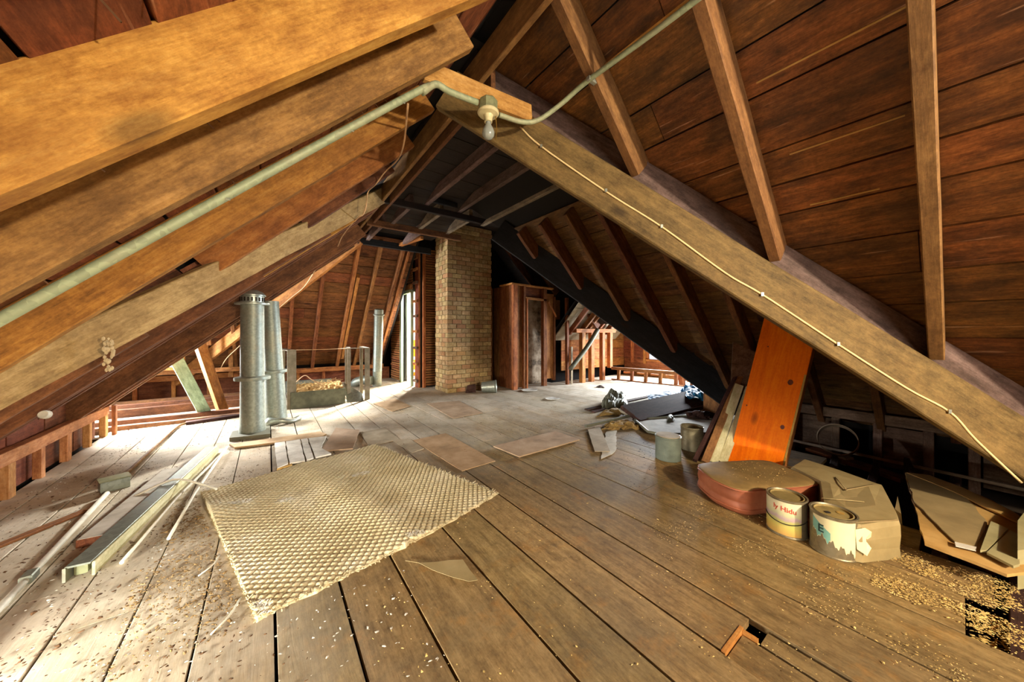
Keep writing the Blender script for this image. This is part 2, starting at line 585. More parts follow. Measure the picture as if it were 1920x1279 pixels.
def lathe(name, prof, W, mat, parent=None, seg=32, smooth=True, arc=None):
    """profile [(r,z)...] spun about local Z"""
    n = len(prof)
    vs, fs = [], []
    for i in range(seg):
        a = 2 * math.pi * i / seg
        for (r, z) in prof:
            vs.append((r * math.cos(a), r * math.sin(a), z))
    for i in range(seg):
        j = (i + 1) % seg
        for k in range(n - 1):
            fs.append((i * n + k, j * n + k, j * n + k + 1, i * n + k + 1))
    me = bpy.data.meshes.new(name)
    me.from_pydata(vs, [], fs)
    bm = bmesh.new()
    bm.from_mesh(me)
    bmesh.ops.remove_doubles(bm, verts=bm.verts, dist=1e-5)
    bmesh.ops.recalc_face_normals(bm, faces=bm.faces)
    bm.to_mesh(me)
    bm.free()
    if smooth:
        me.polygons.foreach_set('use_smooth', [True] * len(me.polygons))
        try:
            me.set_sharp_from_angle(angle=math.radians(35))
        except Exception:
            pass
    if not isinstance(W, Matrix):
        W = Matrix.Translation(V3(W))
    return link(name, me, W, mat, parent)


def slab(name, quads, mat, label, cat, kind='structure'):
    vs, fs = [], []
    for q in quads:
        b = len(vs)
        vs += [V3(p) for p in q]
        fs.append(tuple(range(b, b + len(q))))
    me = bpy.data.meshes.new(name)
    me.from_pydata([tuple(v) for v in vs], [], fs)
    me.update()
    o = link(name, me, Matrix.Identity(4), mat)
    return tag(o, label, cat, kind=kind)


RB = random.Random(11)


def boards(parent, name, O, u, v, n, v0, v1, lim, mat, wid=(0.17, 0.25), t=0.02, gap=0.004, seg=(1.8, 3.2), seed=1, cuts=None, wob=0.002):
    r = random.Random(seed)
    u, v, n = V3(u).normalized(), V3(v).normalized(), V3(n).normalized()
    flip = u.cross(v).dot(n) < 0
    p = v0
    while p < v1 - 0.02:
        w = min(r.uniform(*wid), v1 - p)
        if v1 - p - w < 0.06:
            w = v1 - p
        a, b = lim(p + w / 2)
        s = a + 0.0
        first = True
        while s < b - 0.05:
            L = r.uniform(*seg) * (r.uniform(0.3, 1) if first else 1)
            first = False
            e = min(b, s + L)
            if b - e < 0.35:
                e = b
            o = V3(O) + u * s + v * p + n * r.uniform(0, wob)
            x, y = u, v
            if flip:
                o = o + u * (e - s)
                x = -u
            R = Matrix((x, y, n)).transposed().to_4x4()
            g1, g2 = gap * r.uniform(0.3, 1.3), gap * r.uniform(0.3, 1.3)
            me = boxmesh(name, e - s - 0.003, w - g1 - g2, t, 0, g1, 0)
            link(name, me, Matrix.Translation(o) @ R, mat, parent)
            s = e
        p += w


# ------------------------------------------------------------------ roof planes (underside of rafters)
KL, ZL = 0.96, 1.59          # near left slope  z = ZL + KL x
KF, ZF = 0.86, 1.418         # far left slope
ZR, ZRF, ZRW = 3.5, 4.4, 6.6  # right slopes     z = Z - x
RD = 0.14                    # rafter depth


def zl(x):
    return ZL + KL * x


def zf(x):
    return ZF + KF * x


Ypos = V3((0, 1, 0))
nl = V3((-KL, 0, 1)).normalized()
nf = V3((-KF, 0, 1)).normalized()
nr = V3((1, 0, 1)).normalized()
nfar = V3((0, 1, 1)).normalized()

# outer skins keep daylight out
ex = 0.2
ceil_l = slab('ceiling_left', [
    [(-1.5, -2.4, zl(-1.5) + .25), (1.0, -2.4, zl(1.0) + .25), (1.0, 3.7, zl(1.0) + .25), (-1.5, 1.3, zl(-1.5) + .25)],
    [(-1.5, 1.2, zf(-1.5) + .34), (1.05, 3.6, zf(1.05) + .34), (1.05, 5.35, zf(1.05) + .34), (-1.5, 5.35, zf(-1.5) + .34)]],
    M['skin'], 'left roof slope of brown sheathing boards on golden rafters', 'ceiling')
ceil_r = slab('ceiling_right', [
    [(0.9, -2.4, ZR - .9 + .25), (3.4, -2.4, ZR - 3.4 + .25), (3.4, -0.7, ZR - 3.4 + .25), (0.9, 1.8, ZR - .9 + .25)],
    [(0.9, 1.75, 2.85), (3.4, -.75, .35), (4.4, -.75, .25), (2.0, 1.75, 2.75)]],
    M['skin'], 'right roof slope of rust brown boards above the near diagonal beam', 'ceiling')
ceil_rf = slab('ceiling_right_far', [
    [(1.95, 1.65, ZRF - 1.95 + .25), (4.4, -.8, ZRF - 4.4 + .25), (4.4, 1.3, ZRF - 4.4 + .25), (1.95, 3.75, ZRF - 1.95 + .25)]],
    M['skin'], 'dim brown roof slope between the two diagonal beams', 'ceiling')
ceil_rw = slab('ceiling_right_wing', [
    [(2.3, 3.2, 3.1), (5.6, 0.1, .3), (6.9, 0.1, ZRW - 6.9 + .25), (3.6, 3.2, ZRW - 3.6 + .25)],
    [(3.6, 3.2, ZRW - 3.6 + .25), (5.5, 1.4, ZRW - 5.5 + .25), (5.5, 5.0, ZRW - 5.5 + .25), (3.6, 7.6, ZRW - 3.6 + .25)],
    [(5.5, 1.4, 1.35), (6.9, .1, -.05), (6.9, 2.6, -.05), (5.5, 2.6, 1.35)],
    [(5.4, 2.6, 1.36), (7.4, 2.6, 1.36), (7.4, 5.4, 1.36), (5.4, 5.4, 1.36)]],
    M['skin'], 'far wing roof slope falling behind the black diagonal beam', 'ceiling')
ceil_t = slab('ceiling_top', [
    [(0.9, 1.6, 2.68), (2.3, 1.6, 2.68), (2.3, 5.5, 2.68), (0.9, 5.5, 2.68)],
    [(2.2, 3.3, 3.0), (3.8, 3.3, 3.0), (3.8, 8.0, 3.0), (2.0, 8.0, 3.0), (2.0, 5.4, 3.0), (2.2, 5.4, 3.0)],
    [(2.25, 1.6, 2.68), (2.25, 3.7, 2.68), (2.25, 3.7, 3.0), (2.25, 1.6, 3.0)]],
    M['skin'], 'black sooty flat roof deck on tapered joists above the chimney', 'ceiling')
ceil_f = slab('ceiling_far', [
    [(-4.2, 5.3, 2.85), (2.1, 5.3, 2.85), (2.1, 7.95, .2), (-4.2, 7.95, .2)]],
    M['skin'], 'far hip roof slope of red brown boards facing the camera', 'ceiling')

# --- near left boards and rafters
sl = math.sqrt(1 + KL * KL)
vl = V3((1, 0, KL)).normalized()
O = V3((-1.45, 0, zl(-1.45))) + nl * RD
boards(ceil_l, 'roof_board', O, Ypos, vl, nl, 0, 2.42 * sl, lambda v: (-2.2, 2.72 + (-1.45 + v / sl) + .1), M['roof_l'], seed=3, gap=.006, wid=(.15, .24), wob=.004)
sf = math.sqrt(1 + KF * KF)
vf = V3((1, 0, KF)).normalized()
O = V3((-1.45, 0, zf(-1.45))) + nf * .20
boards(ceil_l, 'roof_board', O, Ypos, vf, nf, 0, 2.48 * sf, lambda v: (2.66 + (-1.45 + v / sf), 5.25), M['roof_l'], seed=4)


def rafter_l(y, x0, x1, mat, w=.05, d=RD, far=False, dy=0.0, seed=1, drop=0.0):
    z = zf if far else zl
    return beam('rafter', (x0, y, z(x0) - drop), (x1, y + dy, z(x1) - drop), w, d, mat, ceil_l, up=nf if far else nl, ch=.004, wav=.002, seed=seed)


for i, y in enumerate((-2.1, -1.6, -1.1, -.6, -.1, .42)):
    rafter_l(y, -1.4, .9, M['raf_a'], seed=i)
o = rafter_l(.915, -1.4, .62, M['gold'], w=.055, d=.15, seed=21)
tag(o, 'golden bright rafter with a furry underside')
rafter_l(1.30, -1.4, .71, M['raf_a'], w=.05, d=.15, seed=22, dy=-.04)
rafter_l(1.84, -.86, .77, M['raf_b'], seed=23, dy=-.02)
rafter_l(2.46, -.24, .88, M['raf_b'], seed=24, dy=-.02)
rafter_l(2.92, .24, .88, M['raf_f'], seed=25)
for i, (y, m) in enumerate(((2.25, 'raf_f'), (2.68, 'raf_f'), (3.12, 'raf_f'), (3.36, 'raf_b'), (3.62, 'raf_f'), (4.08, 'raf_f'), (4.50, 'raf_f'), (4.86, 'raf_f'), (5.18, 'raf_f'))):
    x1 = min(1.0, y - 2.72 + .02) if y < 3.65 else 1.0
    if y == 3.36:
        x1 = .66
    up_ = {3.12: .08, 3.36: .10, 3.62: .12, 4.08: .16}.get(y, 0)      # shallower rafters over the vent pipe
    if up_:
        rafter_l(y, -1.38, x1, M[m], w=.045, d=(.264 - up_) / 1.32, far=True, seed=40 + i, drop=-up_)
    else:
        rafter_l(y, -1.38, x1, M[m], w=.045, d=.19, far=True, seed=40 + i)
# left valley plank: diagonal, deeper than the rafters
pA, pB = V3((-1.36, 1.33, zl(-1.36) + .03)), V3((.97, 3.66, 2.52))
vlen = (pB - pA)
o = beam('valley_plank', pA, pB, .05, .15, M['raf_e'], ceil_l, up=(0, 0, 1), z0=-.095, ch=.004, wav=.003, seed=5)
tag(o, 'pale furry diagonal valley plank')
# ridge boards
beam('ridge_board', (.93, -2.2, 2.47), (.99, 5.38, 2.42), .03, .17, M['raf_j'], ceil_l)
beam('ridge_board', (1.045, 1.6, 2.45), (1.09, 5.38, 2.42), .03, .14, M['raf_f'], ceil_l)

# --- near right slope
vr = V3((-1, 0, 1)).normalized()
O = V3((3.3, 0, ZR - 3.3)) + nr * RD
boards(ceil_r, 'roof_board', O, Ypos, vr, nr, 0, 2.36 * math.sqrt(2), lambda v: (-2.2, 2.92 - (3.3 - v / math.sqrt(2))), M['roof_r'], seed=7, gap=.005, wid=(.16, .25), seg=(2.2, 4.0))
for i, y in enumerate((-2.1, -1.65, -1.2, -.42, .07, .565, 1.05)):
    x1 = min(3.25, 2.655 - y)
    beam('rafter', (.98, y, ZR - .98), (x1, y, ZR - x1), .05, RD, M['raf_j'], ceil_r, up=nr, wav=.001, seed=60 + i)
# near valley beam, front ply and rear ply
o = beam('valley_beam', (.90, 1.755, 2.56), (3.2, -.545, .26), .05, .235, M['valley'], ceil_r, up=(0, 0, 1), z0=-.225, ch=.006, wav=.0015, seed=9)
tag(o, 'grey tan diagonal valley beam carrying the stapled cream cable')
beam('valley_packing', (.96, 1.765, 2.56), (3.2, -.475, .32), .03, .17, M['raf_s'], ceil_r, up=(0, 0, 1), z0=-.04, ch=.003)
beam('splinter', (1.31, 1.02, 2.335), (1.31, -.4, 2.335), .012, .006, M['yellow'], ceil_r, up=nr, ch=0, wav=.002, seed=3)  # pale strip put in for the lit edge of a board gap
for i, (x, a, b) in enumerate(((1.62, .5, .1), (1.86, .45, .12), (2.05, .42, .2))):
    beam('splinter', (x, a, ZR - x + .195), (x, b, ZR - x + .195), .006, .004, M['card'], ceil_r, up=nr, ch=0)  # shorter pale strips, also standing for lit gaps between roof boards

# --- far right slope between the valley beams
O = V3((4.3, 0, ZRF - 4.3)) + nr * RD
boards(ceil_rf, 'roof_board', O, Ypos, vr, nr, 0, 2.07 * math.sqrt(2), lambda v: (3.5 - (4.3 - v / math.sqrt(2)), 5.50 - (4.3 - v / math.sqrt(2))), M['roof_rf'], seed=8, wid=(.15, .2))
for i, y in enumerate((-.38, .02, .40, .78, 1.15, 1.48, 1.87, 2.22, 2.58, 2.95)):
    x0 = max(2.25, 3.5 - y + .02)
    x1 = min(4.2, 5.45 - y)
    beam('rafter', (x0, y, ZRF - x0), (x1, y, ZRF - x1), .05, RD, M['raf_f'], ceil_rf, up=nr, wav=.001, seed=80 + i)
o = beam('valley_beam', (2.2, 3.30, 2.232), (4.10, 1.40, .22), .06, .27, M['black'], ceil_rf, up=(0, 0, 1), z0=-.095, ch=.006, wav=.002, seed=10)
tag(o, 'charred black diagonal valley beam')

# --- far wing slope
O = V3((6.5, 0, ZRW - 6.5)) + nr * RD
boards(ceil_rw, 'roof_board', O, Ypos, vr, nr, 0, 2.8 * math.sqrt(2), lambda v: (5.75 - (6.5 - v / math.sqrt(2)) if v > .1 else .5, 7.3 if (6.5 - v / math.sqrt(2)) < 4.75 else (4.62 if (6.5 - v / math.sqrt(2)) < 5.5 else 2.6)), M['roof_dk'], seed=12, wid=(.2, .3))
for i, y in enumerate((1.0, 1.6, 2.2, 2.8, 3.4, 4.0, 4.5, 5.0, 5.5)):
    x0 = max(3.65, 5.7 - y)
    x1 = 6.4 if y < 2.7 else (5.5 if y < 4.6 else 4.8)
    beam('rafter', (x0, y, ZRW - x0), (x1, y, ZRW - x1), .05, RD, M['raf_f'], ceil_rw, up=nr)
# small slope over the wing's end wall
wq = slab('ceiling_wing_end', [[(4.7, 3.3, 2.7), (6.9, 3.3, 2.7), (6.9, 5.2, .8), (4.7, 5.2, .8)]], M['skin'], 'grey boarded roof slope glimpsed beyond the closet above the studs', 'ceiling')
O = V3((4.75, 3.4, 2.35)) + nfar * .1
boards(wq, 'roof_board', O, (1, 0, 0), (0, .7071, -.7071), nfar, 0, 2.2, lambda v: (0, 2.1), M['tilegrey'], seed=13)
for x in (4.95, 5.27, 5.42, 5.75, 6.1):
    beam('rafter', (x, 3.6, 2.1), (x, 4.72, .98), .05, .1, M['stud_r'], wq, up=nfar)

# --- flat deck and joists
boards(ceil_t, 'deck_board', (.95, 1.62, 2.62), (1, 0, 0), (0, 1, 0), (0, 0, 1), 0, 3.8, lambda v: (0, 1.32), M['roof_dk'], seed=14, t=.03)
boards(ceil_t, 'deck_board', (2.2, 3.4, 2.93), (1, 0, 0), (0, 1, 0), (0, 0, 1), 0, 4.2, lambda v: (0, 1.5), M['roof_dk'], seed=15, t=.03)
for x, y0, m, h in ((1.47, 1.22, 'raf_s', .16), (1.88, .85, 'raf_s', .16), (2.22, .95, 'raf_g', .17)):
    zz = 2.52 if x < 2 else 2.42
    yv = 2.68 - x
    beam('joist', (x, max(yv + .45, 1.45), zz), (x, 3.66, zz - .01), .05, h, M[m], ceil_t, taper=(.75, 1))
beam('header', (.99, 3.68, 2.435), (2.3, 3.66, 2.435), .05, .07, M['roof_dk'], ceil_t)
beam('header', (1.5, 3.64, 2.55), (1.85, 3.64, 2.55), .04, .06, M['black'], ceil_t)
beam('header', (1.0, 4.45, 2.40), (2.3, 4.42, 2.40), .05, .08, M['raf_f'], ceil_t)
beam('header', (1.0, 5.40, 2.38), (2.25, 5.42, 2.38), .05, .10, M['black'], ceil_t)
for x in (1.31, 1.68, 2.08):
    beam('joist', (x, 3.7, 2.47), (x, 4.44, 2.46), .05, .14, M['raf_g' if x > 1.5 else 'raf_s'], ceil_t, taper=(.45, 1))
for x in (1.22, 1.75):
    beam('joist', (x, 4.46, 2.45), (x, 5.40, 2.44), .05, .13, M['raf_s'], ceil_t, taper=(.45, 1))
beam('joist', (1.9, 4.9, 2.47), (1.72, 5.38, 2.43), .06, .05, M['raf_b'], ceil_t)

# --- far hip slope facing the camera
O = V3((-4.0, 5.42, 2.48)) + nfar * RD
boards(ceil_f, 'roof_board', O, (1, 0, 0), (0, .7071, -.7071), nfar, 0, 3.1, lambda v: (0, 6.05), M['roof_far'], seed=16, seg=(2.0, 3.5), wid=(.17, .24), gap=.007, wob=.006)
for i, (x, m) in enumerate(((-2.4, 'stud_r'), (-1.6, 'stud_r'), (-.9, 'stud_r'), (-.45, 'stud_r'), (-.08, 'stud_r'), (.31, 'stud_r'), (.70, 'stud_r'), (1.14, 'stud'), (1.46, 'stud_r'), (1.82, 'stud_r'))):
    beam('rafter', (x, 5.45, 2.45), (x, 7.62, .28), .05, .12, M[m], ceil_f, up=nfar, wav=.002, seed=i)
beam('rafter', (1.91, 5.5, 2.40), (1.93, 7.3, .60), .04, .09, M['stud'], ceil_f, up=nfar)
beam('rafter', (1.21, 5.95, 1.95), (1.20, 7.4, .5), .05, .10, M['stud'], ceil_f, up=nfar)
o = beam('hip_rafter', (1.12, 5.40, 2.44), (-1.22, 7.66, .22), .06, .17, M['stud'], ceil_f, up=(0, 0, 1), z0=-.07, wav=.002, seed=5)
tag(o, 'pale hip rafter with a cable sagging along it')

# nails poking through the roof boards
vs, fs = [], []
r = random.Random(5)


def nail(p, d, L, rad=.0022):
    d = V3(d).normalized()
    a = d.orthogonal().normalized()
    b = d.cross(a)
    k = len(vs)
    for t in (0, L):
        for q in range(3):
            vs.append(V3(p) + d * t + (a * math.cos(q * 2.1) + b * math.sin(q * 2.1)) * rad)
    for q in range(3):
        fs.append((k + q, k + (q + 1) % 3, k + 3 + (q + 1) % 3, k + 3 + q))


for y in (1.05, 1.22, 1.48, 1.72, 2.0, 2.3, .8, .6):
    for q in range(9):
        x = r.uniform(-.5, .8)
        nail(V3((x, y + r.uniform(-.02, .02), zl(x))) + nl * RD, -nl + V3((r.uniform(-.3, .3), r.uniform(-.3, .3), 0)), r.uniform(.02, .045))
o = link('nails', mk('nails', vs, fs), Matrix.Identity(4), M['nail'], ceil_l)
o['kind'] = 'stuff'

# ------------------------------------------------------------------ floor
floor = slab('floor', [[(-4.5, -2.6, -.16), (7.6, -2.6, -.16), (7.6, 8.4, -.16), (-4.5, 8.4, -.16)]], M['subfloor'],
             'old plank floor white with dust at left and warm brown at right', 'floor')
FT = .026
rf = random.Random(22)


def plank(x0, x1, y0, y1, z=0.0, name='floorboard'):
    g = rf.uniform(.0025, .0055)
    L = y1 - y0 - .003
    me = boxmesh(name, L, x1 - x0 - 2 * g, FT, .0015)
    W = Matrix.Translation(V3(((x0 + x1) / 2, y0, z - FT - rf.uniform(0, .001)))) @ Matrix(((0, -1, 0), (1, 0, 0), (0, 0, 1))).to_4x4()
    return link(name, me, W, M['floor'], floor)


edges = [-1.34, -1.2, -.99, -.79, -.6, -.4, -.2, .02, .24, .46, .75, .98, 1.2, 1.42, 1.66, 1.95, 2.26, 2.52, 2.78, 3.03, 3.28, 3.5, 3.74, 3.98, 4.22, 4.48, 4.7, 4.95, 5.2, 5.45, 5.7, 5.95, 6.2, 6.45, 6.7, 6.95, 7.2]
for i in range(len(edges) - 1):
    a, b = edges[i], edges[i + 1]
    c = (a + b) / 2
    y0, y1 = -2.2, 7.7
    if c < -.3:
        y1 = 5.28
    elif c < .1:
        y1 = 5.75
    if 1.95 < c < 2.26:
        y0 = -.01
    elif 2.26 < c < 2.52:
        y0 = -.08
    elif 2.52 < c < 2.8:
        y0 = .12
    elif 2.8 < c < 3.3:
        y0 = .42
    elif 3.3 < c < 3.7:
        y0 = .66
    elif c >= 3.7:
        y0 = 1.3
    if c > 4.3:
        y0 = 5.4 - c
    if c > 4.8:
        y1 = 5.0
    joints = []
    p = y0 + rf.uniform(1.0, 3.0)
    if 1.2 < c < 1.42:
        p = .46
    elif c < 1.2:
        p = rf.uniform(1.6, 3.2) if c > -.2 else rf.uniform(1.2, 3.4)
    elif 1.42 < c < 1.95:
        p = rf.uniform(1.8, 2.8)
    while p < y1 - .5:
        joints.append(p)
        p += rf.uniform(.8, 2.2) if p > 2.6 else rf.uniform(1.6, 3.0)
    ys = [y0] + joints + [y1]
    for k in range(len(ys) - 1):
        ya, yb = ys[k], ys[k + 1]
        if 1.2 < c < 1.42 and k == 0:
            plank(a, a + .14, ya, yb - .005, -.012)
            plank(a + .14, b, ya, yb - .055, -.010)
            continue
        plank(a, b, ya, yb, rf.choice((0, 0, -.001, .0)))
# raw pale end grain left by the broken board
beam('board_end', (1.20, .462, -.022), (1.355, .462, -.022), .012, .024, M['gold'], floor, ch=0)
beam('board_end', (1.345, .41, -.022), (1.345, .46, -.022), .010, .022, M['gold'], floor, ch=0)
# joists laid bare on the left wing and at the right edge
for i, (y, h) in enumerate(((5.38, .03), (5.62, .05), (6.25, .07), (6.62, .07), (7.05, .05))):
    beam('joist', (-3.9, y + .16, -.10), (.1, y - .05, -.10), .07, .10 + h, M['raf_f'], floor, wav=.003, seed=i)
for i in range(9):
    ya = 5.45 + i * .25
    beam('floorboard', (-3.9, ya, -.055 + (i % 3) * .012), (-.05, ya - .1, -.055 + (i % 3) * .012), .24, .02, M['white_chip'], floor, ch=.001)
for i, (x0, y0, x1, y1) in enumerate(((2.0, -.12, 3.6, -.20), (2.4, -.45, 4.0, -.5), (2.62, .06, 4.2, .02), (3.1, .36, 4.3, .42), (3.6, .60, 4.4, .7), (3.6, .95, 4.4, 1.05))):
    beam('joist', (x0, y0, -.15), (x1, y1, -.15), .05, .12, M['dkbrown'], floor)

# ------------------------------------------------------------------ walls
slab('wall_sky_block', [[(-4.5, -2.6, -.2), (7.5, -2.6, -.2), (7.5, -2.6, 3.3), (-4.5, -2.6, 3.3)], [(-4.5, 8.4, -.2), (7.5, 8.4, -.2), (7.5, 8.4, 3.3), (-4.5, 8.4, 3.3)],
     [(-4.5, -2.6, -.2), (-4.5, 8.4, -.2), (-4.5, 8.4, 3.3), (-4.5, -2.6, 3.3)], [(7.5, -2.6, -.2), (7.5, 8.4, -.2), (7.5, 8.4, 3.3), (7.5, -2.6, 3.3)],
     [(-4.5, -2.6, 3.3), (7.5, -2.6, 3.3), (7.5, 8.4, 3.3), (-4.5, 8.4, 3.3)]], M['skin'], 'unseen black box added around the attic to block sky light', 'wall')  # added black box, stops sky light leaking past the roof skins
wl = slab('wall_left', [[(-1.42, -2.4, -.1), (-1.42, -.42, -.1), (-1.42, -.42, .55), (-1.42, -2.4, .55)],
                        [(-1.42, 1.35, -.1), (-1.42, 5.1, -.1), (-1.42, 5.1, .5), (-1.42, 1.35, .5)]], M['skin'],
          'low left knee wall of tan rail and short studs', 'wall')
for y in np.arange(1.4, 5.0, .46):
    me_y = float(y)
    beam('knee_board', (-1.385, me_y, .0), (-1.385, me_y + .44, .0), .02, .56, M['kneeback'], wl, ch=.001)
beam('rail', (-1.33, 1.35, .225), (-1.33, 5.13, .215), .06, .085, M['knee'], wl, wav=.002, seed=2)
for i, y in enumerate((1.36, 1.72, 2.15, 2.6, 3.1, 3.57, 3.93, 4.32, 4.72, 5.09)):
    beam('stud', (-1.33, y, 0), (-1.33, y, .225), .07 if i % 2 else .05, .045, M['knee'], wl, up=(1, 0, 0), z0=-.02)
beam('stud', (-1.28, 5.13, 0), (-1.28, 5.13, .30), .05, .03, M['stud_r'], wl, up=(1, 0, 0))
# left dormer cheeks (out of frame, where the low daylight comes in)
slab('wall_dormer', [[(-1.42, -.42, -.1), (-2.3, -.42, -.1), (-2.3, -.42, 1.1), (-1.42, -.42, 1.1)],
                     [(-1.42, 1.35, -.1), (-2.3, 1.35, -.1), (-2.3, 1.35, 1.1), (-1.42, 1.35, 1.1)],
                     [(-1.0, -.42, .95), (-1.0, 1.35, .95), (-2.3, 1.35, .95), (-2.3, -.42, .95)]], M['white_chip'],
     'white cheeks of the low dormer beside the camera', 'wall')

wr = slab('wall_right', [[(4.46, -.9, -.16), (4.46, 1.35, -.16), (4.46, 1.35, .5), (4.46, -.9, .5)],
                         [(3.38, -2.4, -.16), (3.38, -.75, -.16), (3.38, -.75, .5), (3.38, -2.4, .5)]], M['skin'],
          'shadowed right knee wall with a rail on short studs', 'wall')
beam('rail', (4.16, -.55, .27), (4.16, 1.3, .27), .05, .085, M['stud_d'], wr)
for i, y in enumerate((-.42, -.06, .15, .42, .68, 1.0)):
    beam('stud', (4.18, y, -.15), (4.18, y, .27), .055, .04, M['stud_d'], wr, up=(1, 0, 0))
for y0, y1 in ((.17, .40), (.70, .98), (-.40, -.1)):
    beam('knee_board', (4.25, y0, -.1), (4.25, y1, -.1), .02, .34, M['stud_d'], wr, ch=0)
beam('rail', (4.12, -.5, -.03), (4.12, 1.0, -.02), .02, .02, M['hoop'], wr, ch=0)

wb = slab('wall_back', [[(-1.5, -2.35, -.16), (.2, -2.35, -.16), (.2, -2.35, 2.8), (-1.5, -2.35, 2.8)],
                        [(1.3, -2.35, -.16), (3.5, -2.35, -.16), (3.5, -2.35, 2.8), (1.3, -2.35, 2.8)],
                        [(.2, -2.35, -.16), (1.3, -2.35, -.16), (1.3, -2.35, .85), (.2, -2.35, .85)],
                        [(.2, -2.35, 2.05), (1.3, -2.35, 2.05), (1.3, -2.35, 2.8), (.2, -2.35, 2.8)]], M['roof_l'],
          'boarded gable wall behind the camera with one window', 'wall')

# far left end wall with its window
wf = slab('wall_far', [[(-4.2, 7.95, -.16), (2.1, 7.95, -.16), (2.1, 7.95, .45), (-4.2, 7.95, .45)],
                       [(-4.25, 5.1, -.16), (-4.25, 8.0, -.16), (-4.25, 8.0, 1.8), (-4.25, 5.1, 1.8)],
                       [(-4.25, 5.18, -.16), (-1.45, 5.18, -.16), (-1.45, 5.18, 1.9), (-4.25, 5.18, 2.6)]], M['skin'],
          'far low wall under the red brown hip slope', 'wall')
beam('rail', (-3.8, 7.60, .25), (2.05, 7.60, .25), .06, .09, M['stud'], wf, wav=.002, seed=8)
for i, x in enumerate(np.arange(-3.4, 2.0, .43)):
    beam('stud', (float(x), 7.64, -.03), (float(x), 7.64, .25), .05, .05, M['stud'], wf, up=(0, 1, 0))
for i, x in enumerate(np.arange(-3.8, 2.0, .43)):
    beam('knee_board', (float(x), 7.70, -.05), (float(x) + .42, 7.70, -.05), .02, .31, M['kneeback'], wf, ch=.001)
win2 = empty('window_2', (-1.45, 7.05, .62), 'small window with a pale pane low at far left behind the green post', 'window', kind='structure')
for a, b in (((-1.75, 7.0, .47), (-1.02, 7.0, .47)), ((-1.75, 7.0, .92), (-1.02, 7.0, .92))):
    beam('frame', a, b, .07, .05, M['stud'], win2)
for x in (-1.73, -1.05):
    beam('frame', (x, 7.0, .5), (x, 7.0, .94), .07, .05, M['stud'], win2, up=(1, 0, 0), z0=-.02)
mg = NT('window_glow', 0.4)
mg.b.inputs['Emission Color'].default_value = (0.80, 0.90, 1.0, 1)
mg.b.inputs['Emission Strength'].default_value = 0.9
M['glow'] = mg.color((.7, .75, .8, 1))
prism('pane', [(-1.72, 7.03, .5), (-1.05, 7.03, .5), (-1.05, 7.03, .92), (-1.72, 7.03, .92)], (0, .01, 0), M['glow'], win2)
# framing between the window and the hip rafter
beam('stud', (-.72, 6.62, .85), (-.74, 6.68, 1.35), .07, .05, M['stud'], wf, up=(0, 1, 0))
beam('stud', (-.78, 6.9, .45), (-.80, 6.9, .98), .09, .05, M['stud'], wf, up=(0, 1, 0))
beam('stud', (-.5, 7.2, .3), (-.5, 7.2, .75), .06, .05, M['stud_r'], wf, up=(0, 1, 0))
beam('rail', (-1.6, 7.1, .40), (-.3, 7.1, .40), .05, .07, M['stud_r'], wf)

# stud end wall of the right wing
ww = slab('wall_right_wing', [[(4.6, 5.3, -.16), (7.3, 5.3, -.16), (7.3, 5.3, 1.4), (4.6, 5.3, 1.4)],
                              [(7.25, -.2, -.16), (7.25, 5.3, -.16), (7.25, 5.3, .40), (7.25, -.2, .40)],
                              [(7.25, -.2, .40), (7.25, 3.72, .40), (7.25, 3.72, 1.3), (7.25, -.2, 1.3)],
                              [(7.25, 4.35, .40), (7.25, 5.3, .40), (7.25, 5.3, 1.3), (7.25, 4.35, 1.3)],
                              [(7.25, 3.72, .85), (7.25, 4.35, .85), (7.25, 4.35, 1.3), (7.25, 3.72, 1.3)],
                              [(5.5, -.1, -.16), (7.3, -.1, -.16), (7.3, -.1, 1.2), (5.5, -.1, 1.2)]], M['skin'],
          'far right wing wall of orange studs and dark boards', 'wall')
beam('top_plate', (4.98, 4.62, 1.03), (6.25, 4.62, 1.03), .1, .08, M['stud'], ww)
for x, w in ((5.22, .10), (5.50, .10), (5.86, .09), (6.12, .09)):
    beam('stud', (x, 4.63, -.02 if x < 6 else .25), (x, 4.63, 1.04), w, .09, M['stud'], ww, up=(0, 1, 0), z0=-.04)
boards(ww, 'wall_board', (5.0, 5.02, .22), (1, 0, 0), (0, 0, 1), (0, 1, 0), 0, .95, lambda v: (0, 2.2), M['stud'], seed=31, wid=(.2, .24))
boards(ww, 'wall_board', (7.18, .0, .0), (0, 1, 0), (0, 0, 1), (1, 0, 0), 0, .40, lambda v: (0, 5.0), M['stud_r'], seed=32, wid=(.18, .22))
boards(ww, 'wall_board', (7.18, .0, .4), (0, 1, 0), (0, 0, 1), (1, 0, 0), 0, .5, lambda v: (0, 3.70), M['kneeback'], seed=33, wid=(.18, .22))
boards(ww, 'wall_board', (7.18, 4.37, .4), (0, 1, 0), (0, 0, 1), (1, 0, 0), 0, .6, lambda v: (0, .7), M['kneeback'], seed=34, wid=(.18, .22))
for y in (4.42, 4.75):
    beam('stud', (7.12, y, .3), (7.12, y, 1.05), .06, .06, M['stud'], ww, up=(1, 0, 0))
lw0, lw1 = V3((6.08, 4.55, 0)), V3((6.46, 2.9, 0))
beam('rail', lw0 + V3((0, 0, .22)), lw1 + V3((0, 0, .22)), .06, .06, M['stud_r'], ww)
beam('rail', lw0 + V3((0, 0, .0)), lw1 + V3((0, 0, .0)), .05, .02, M['stud_r'], ww)
for k in range(6):
    p = lw0.lerp(lw1, .08 + k * .17)
    beam('stud', p, p + V3((.02, 0, .22)), .06, .05, M['stud_r'], ww, up=(1, 0, 0))
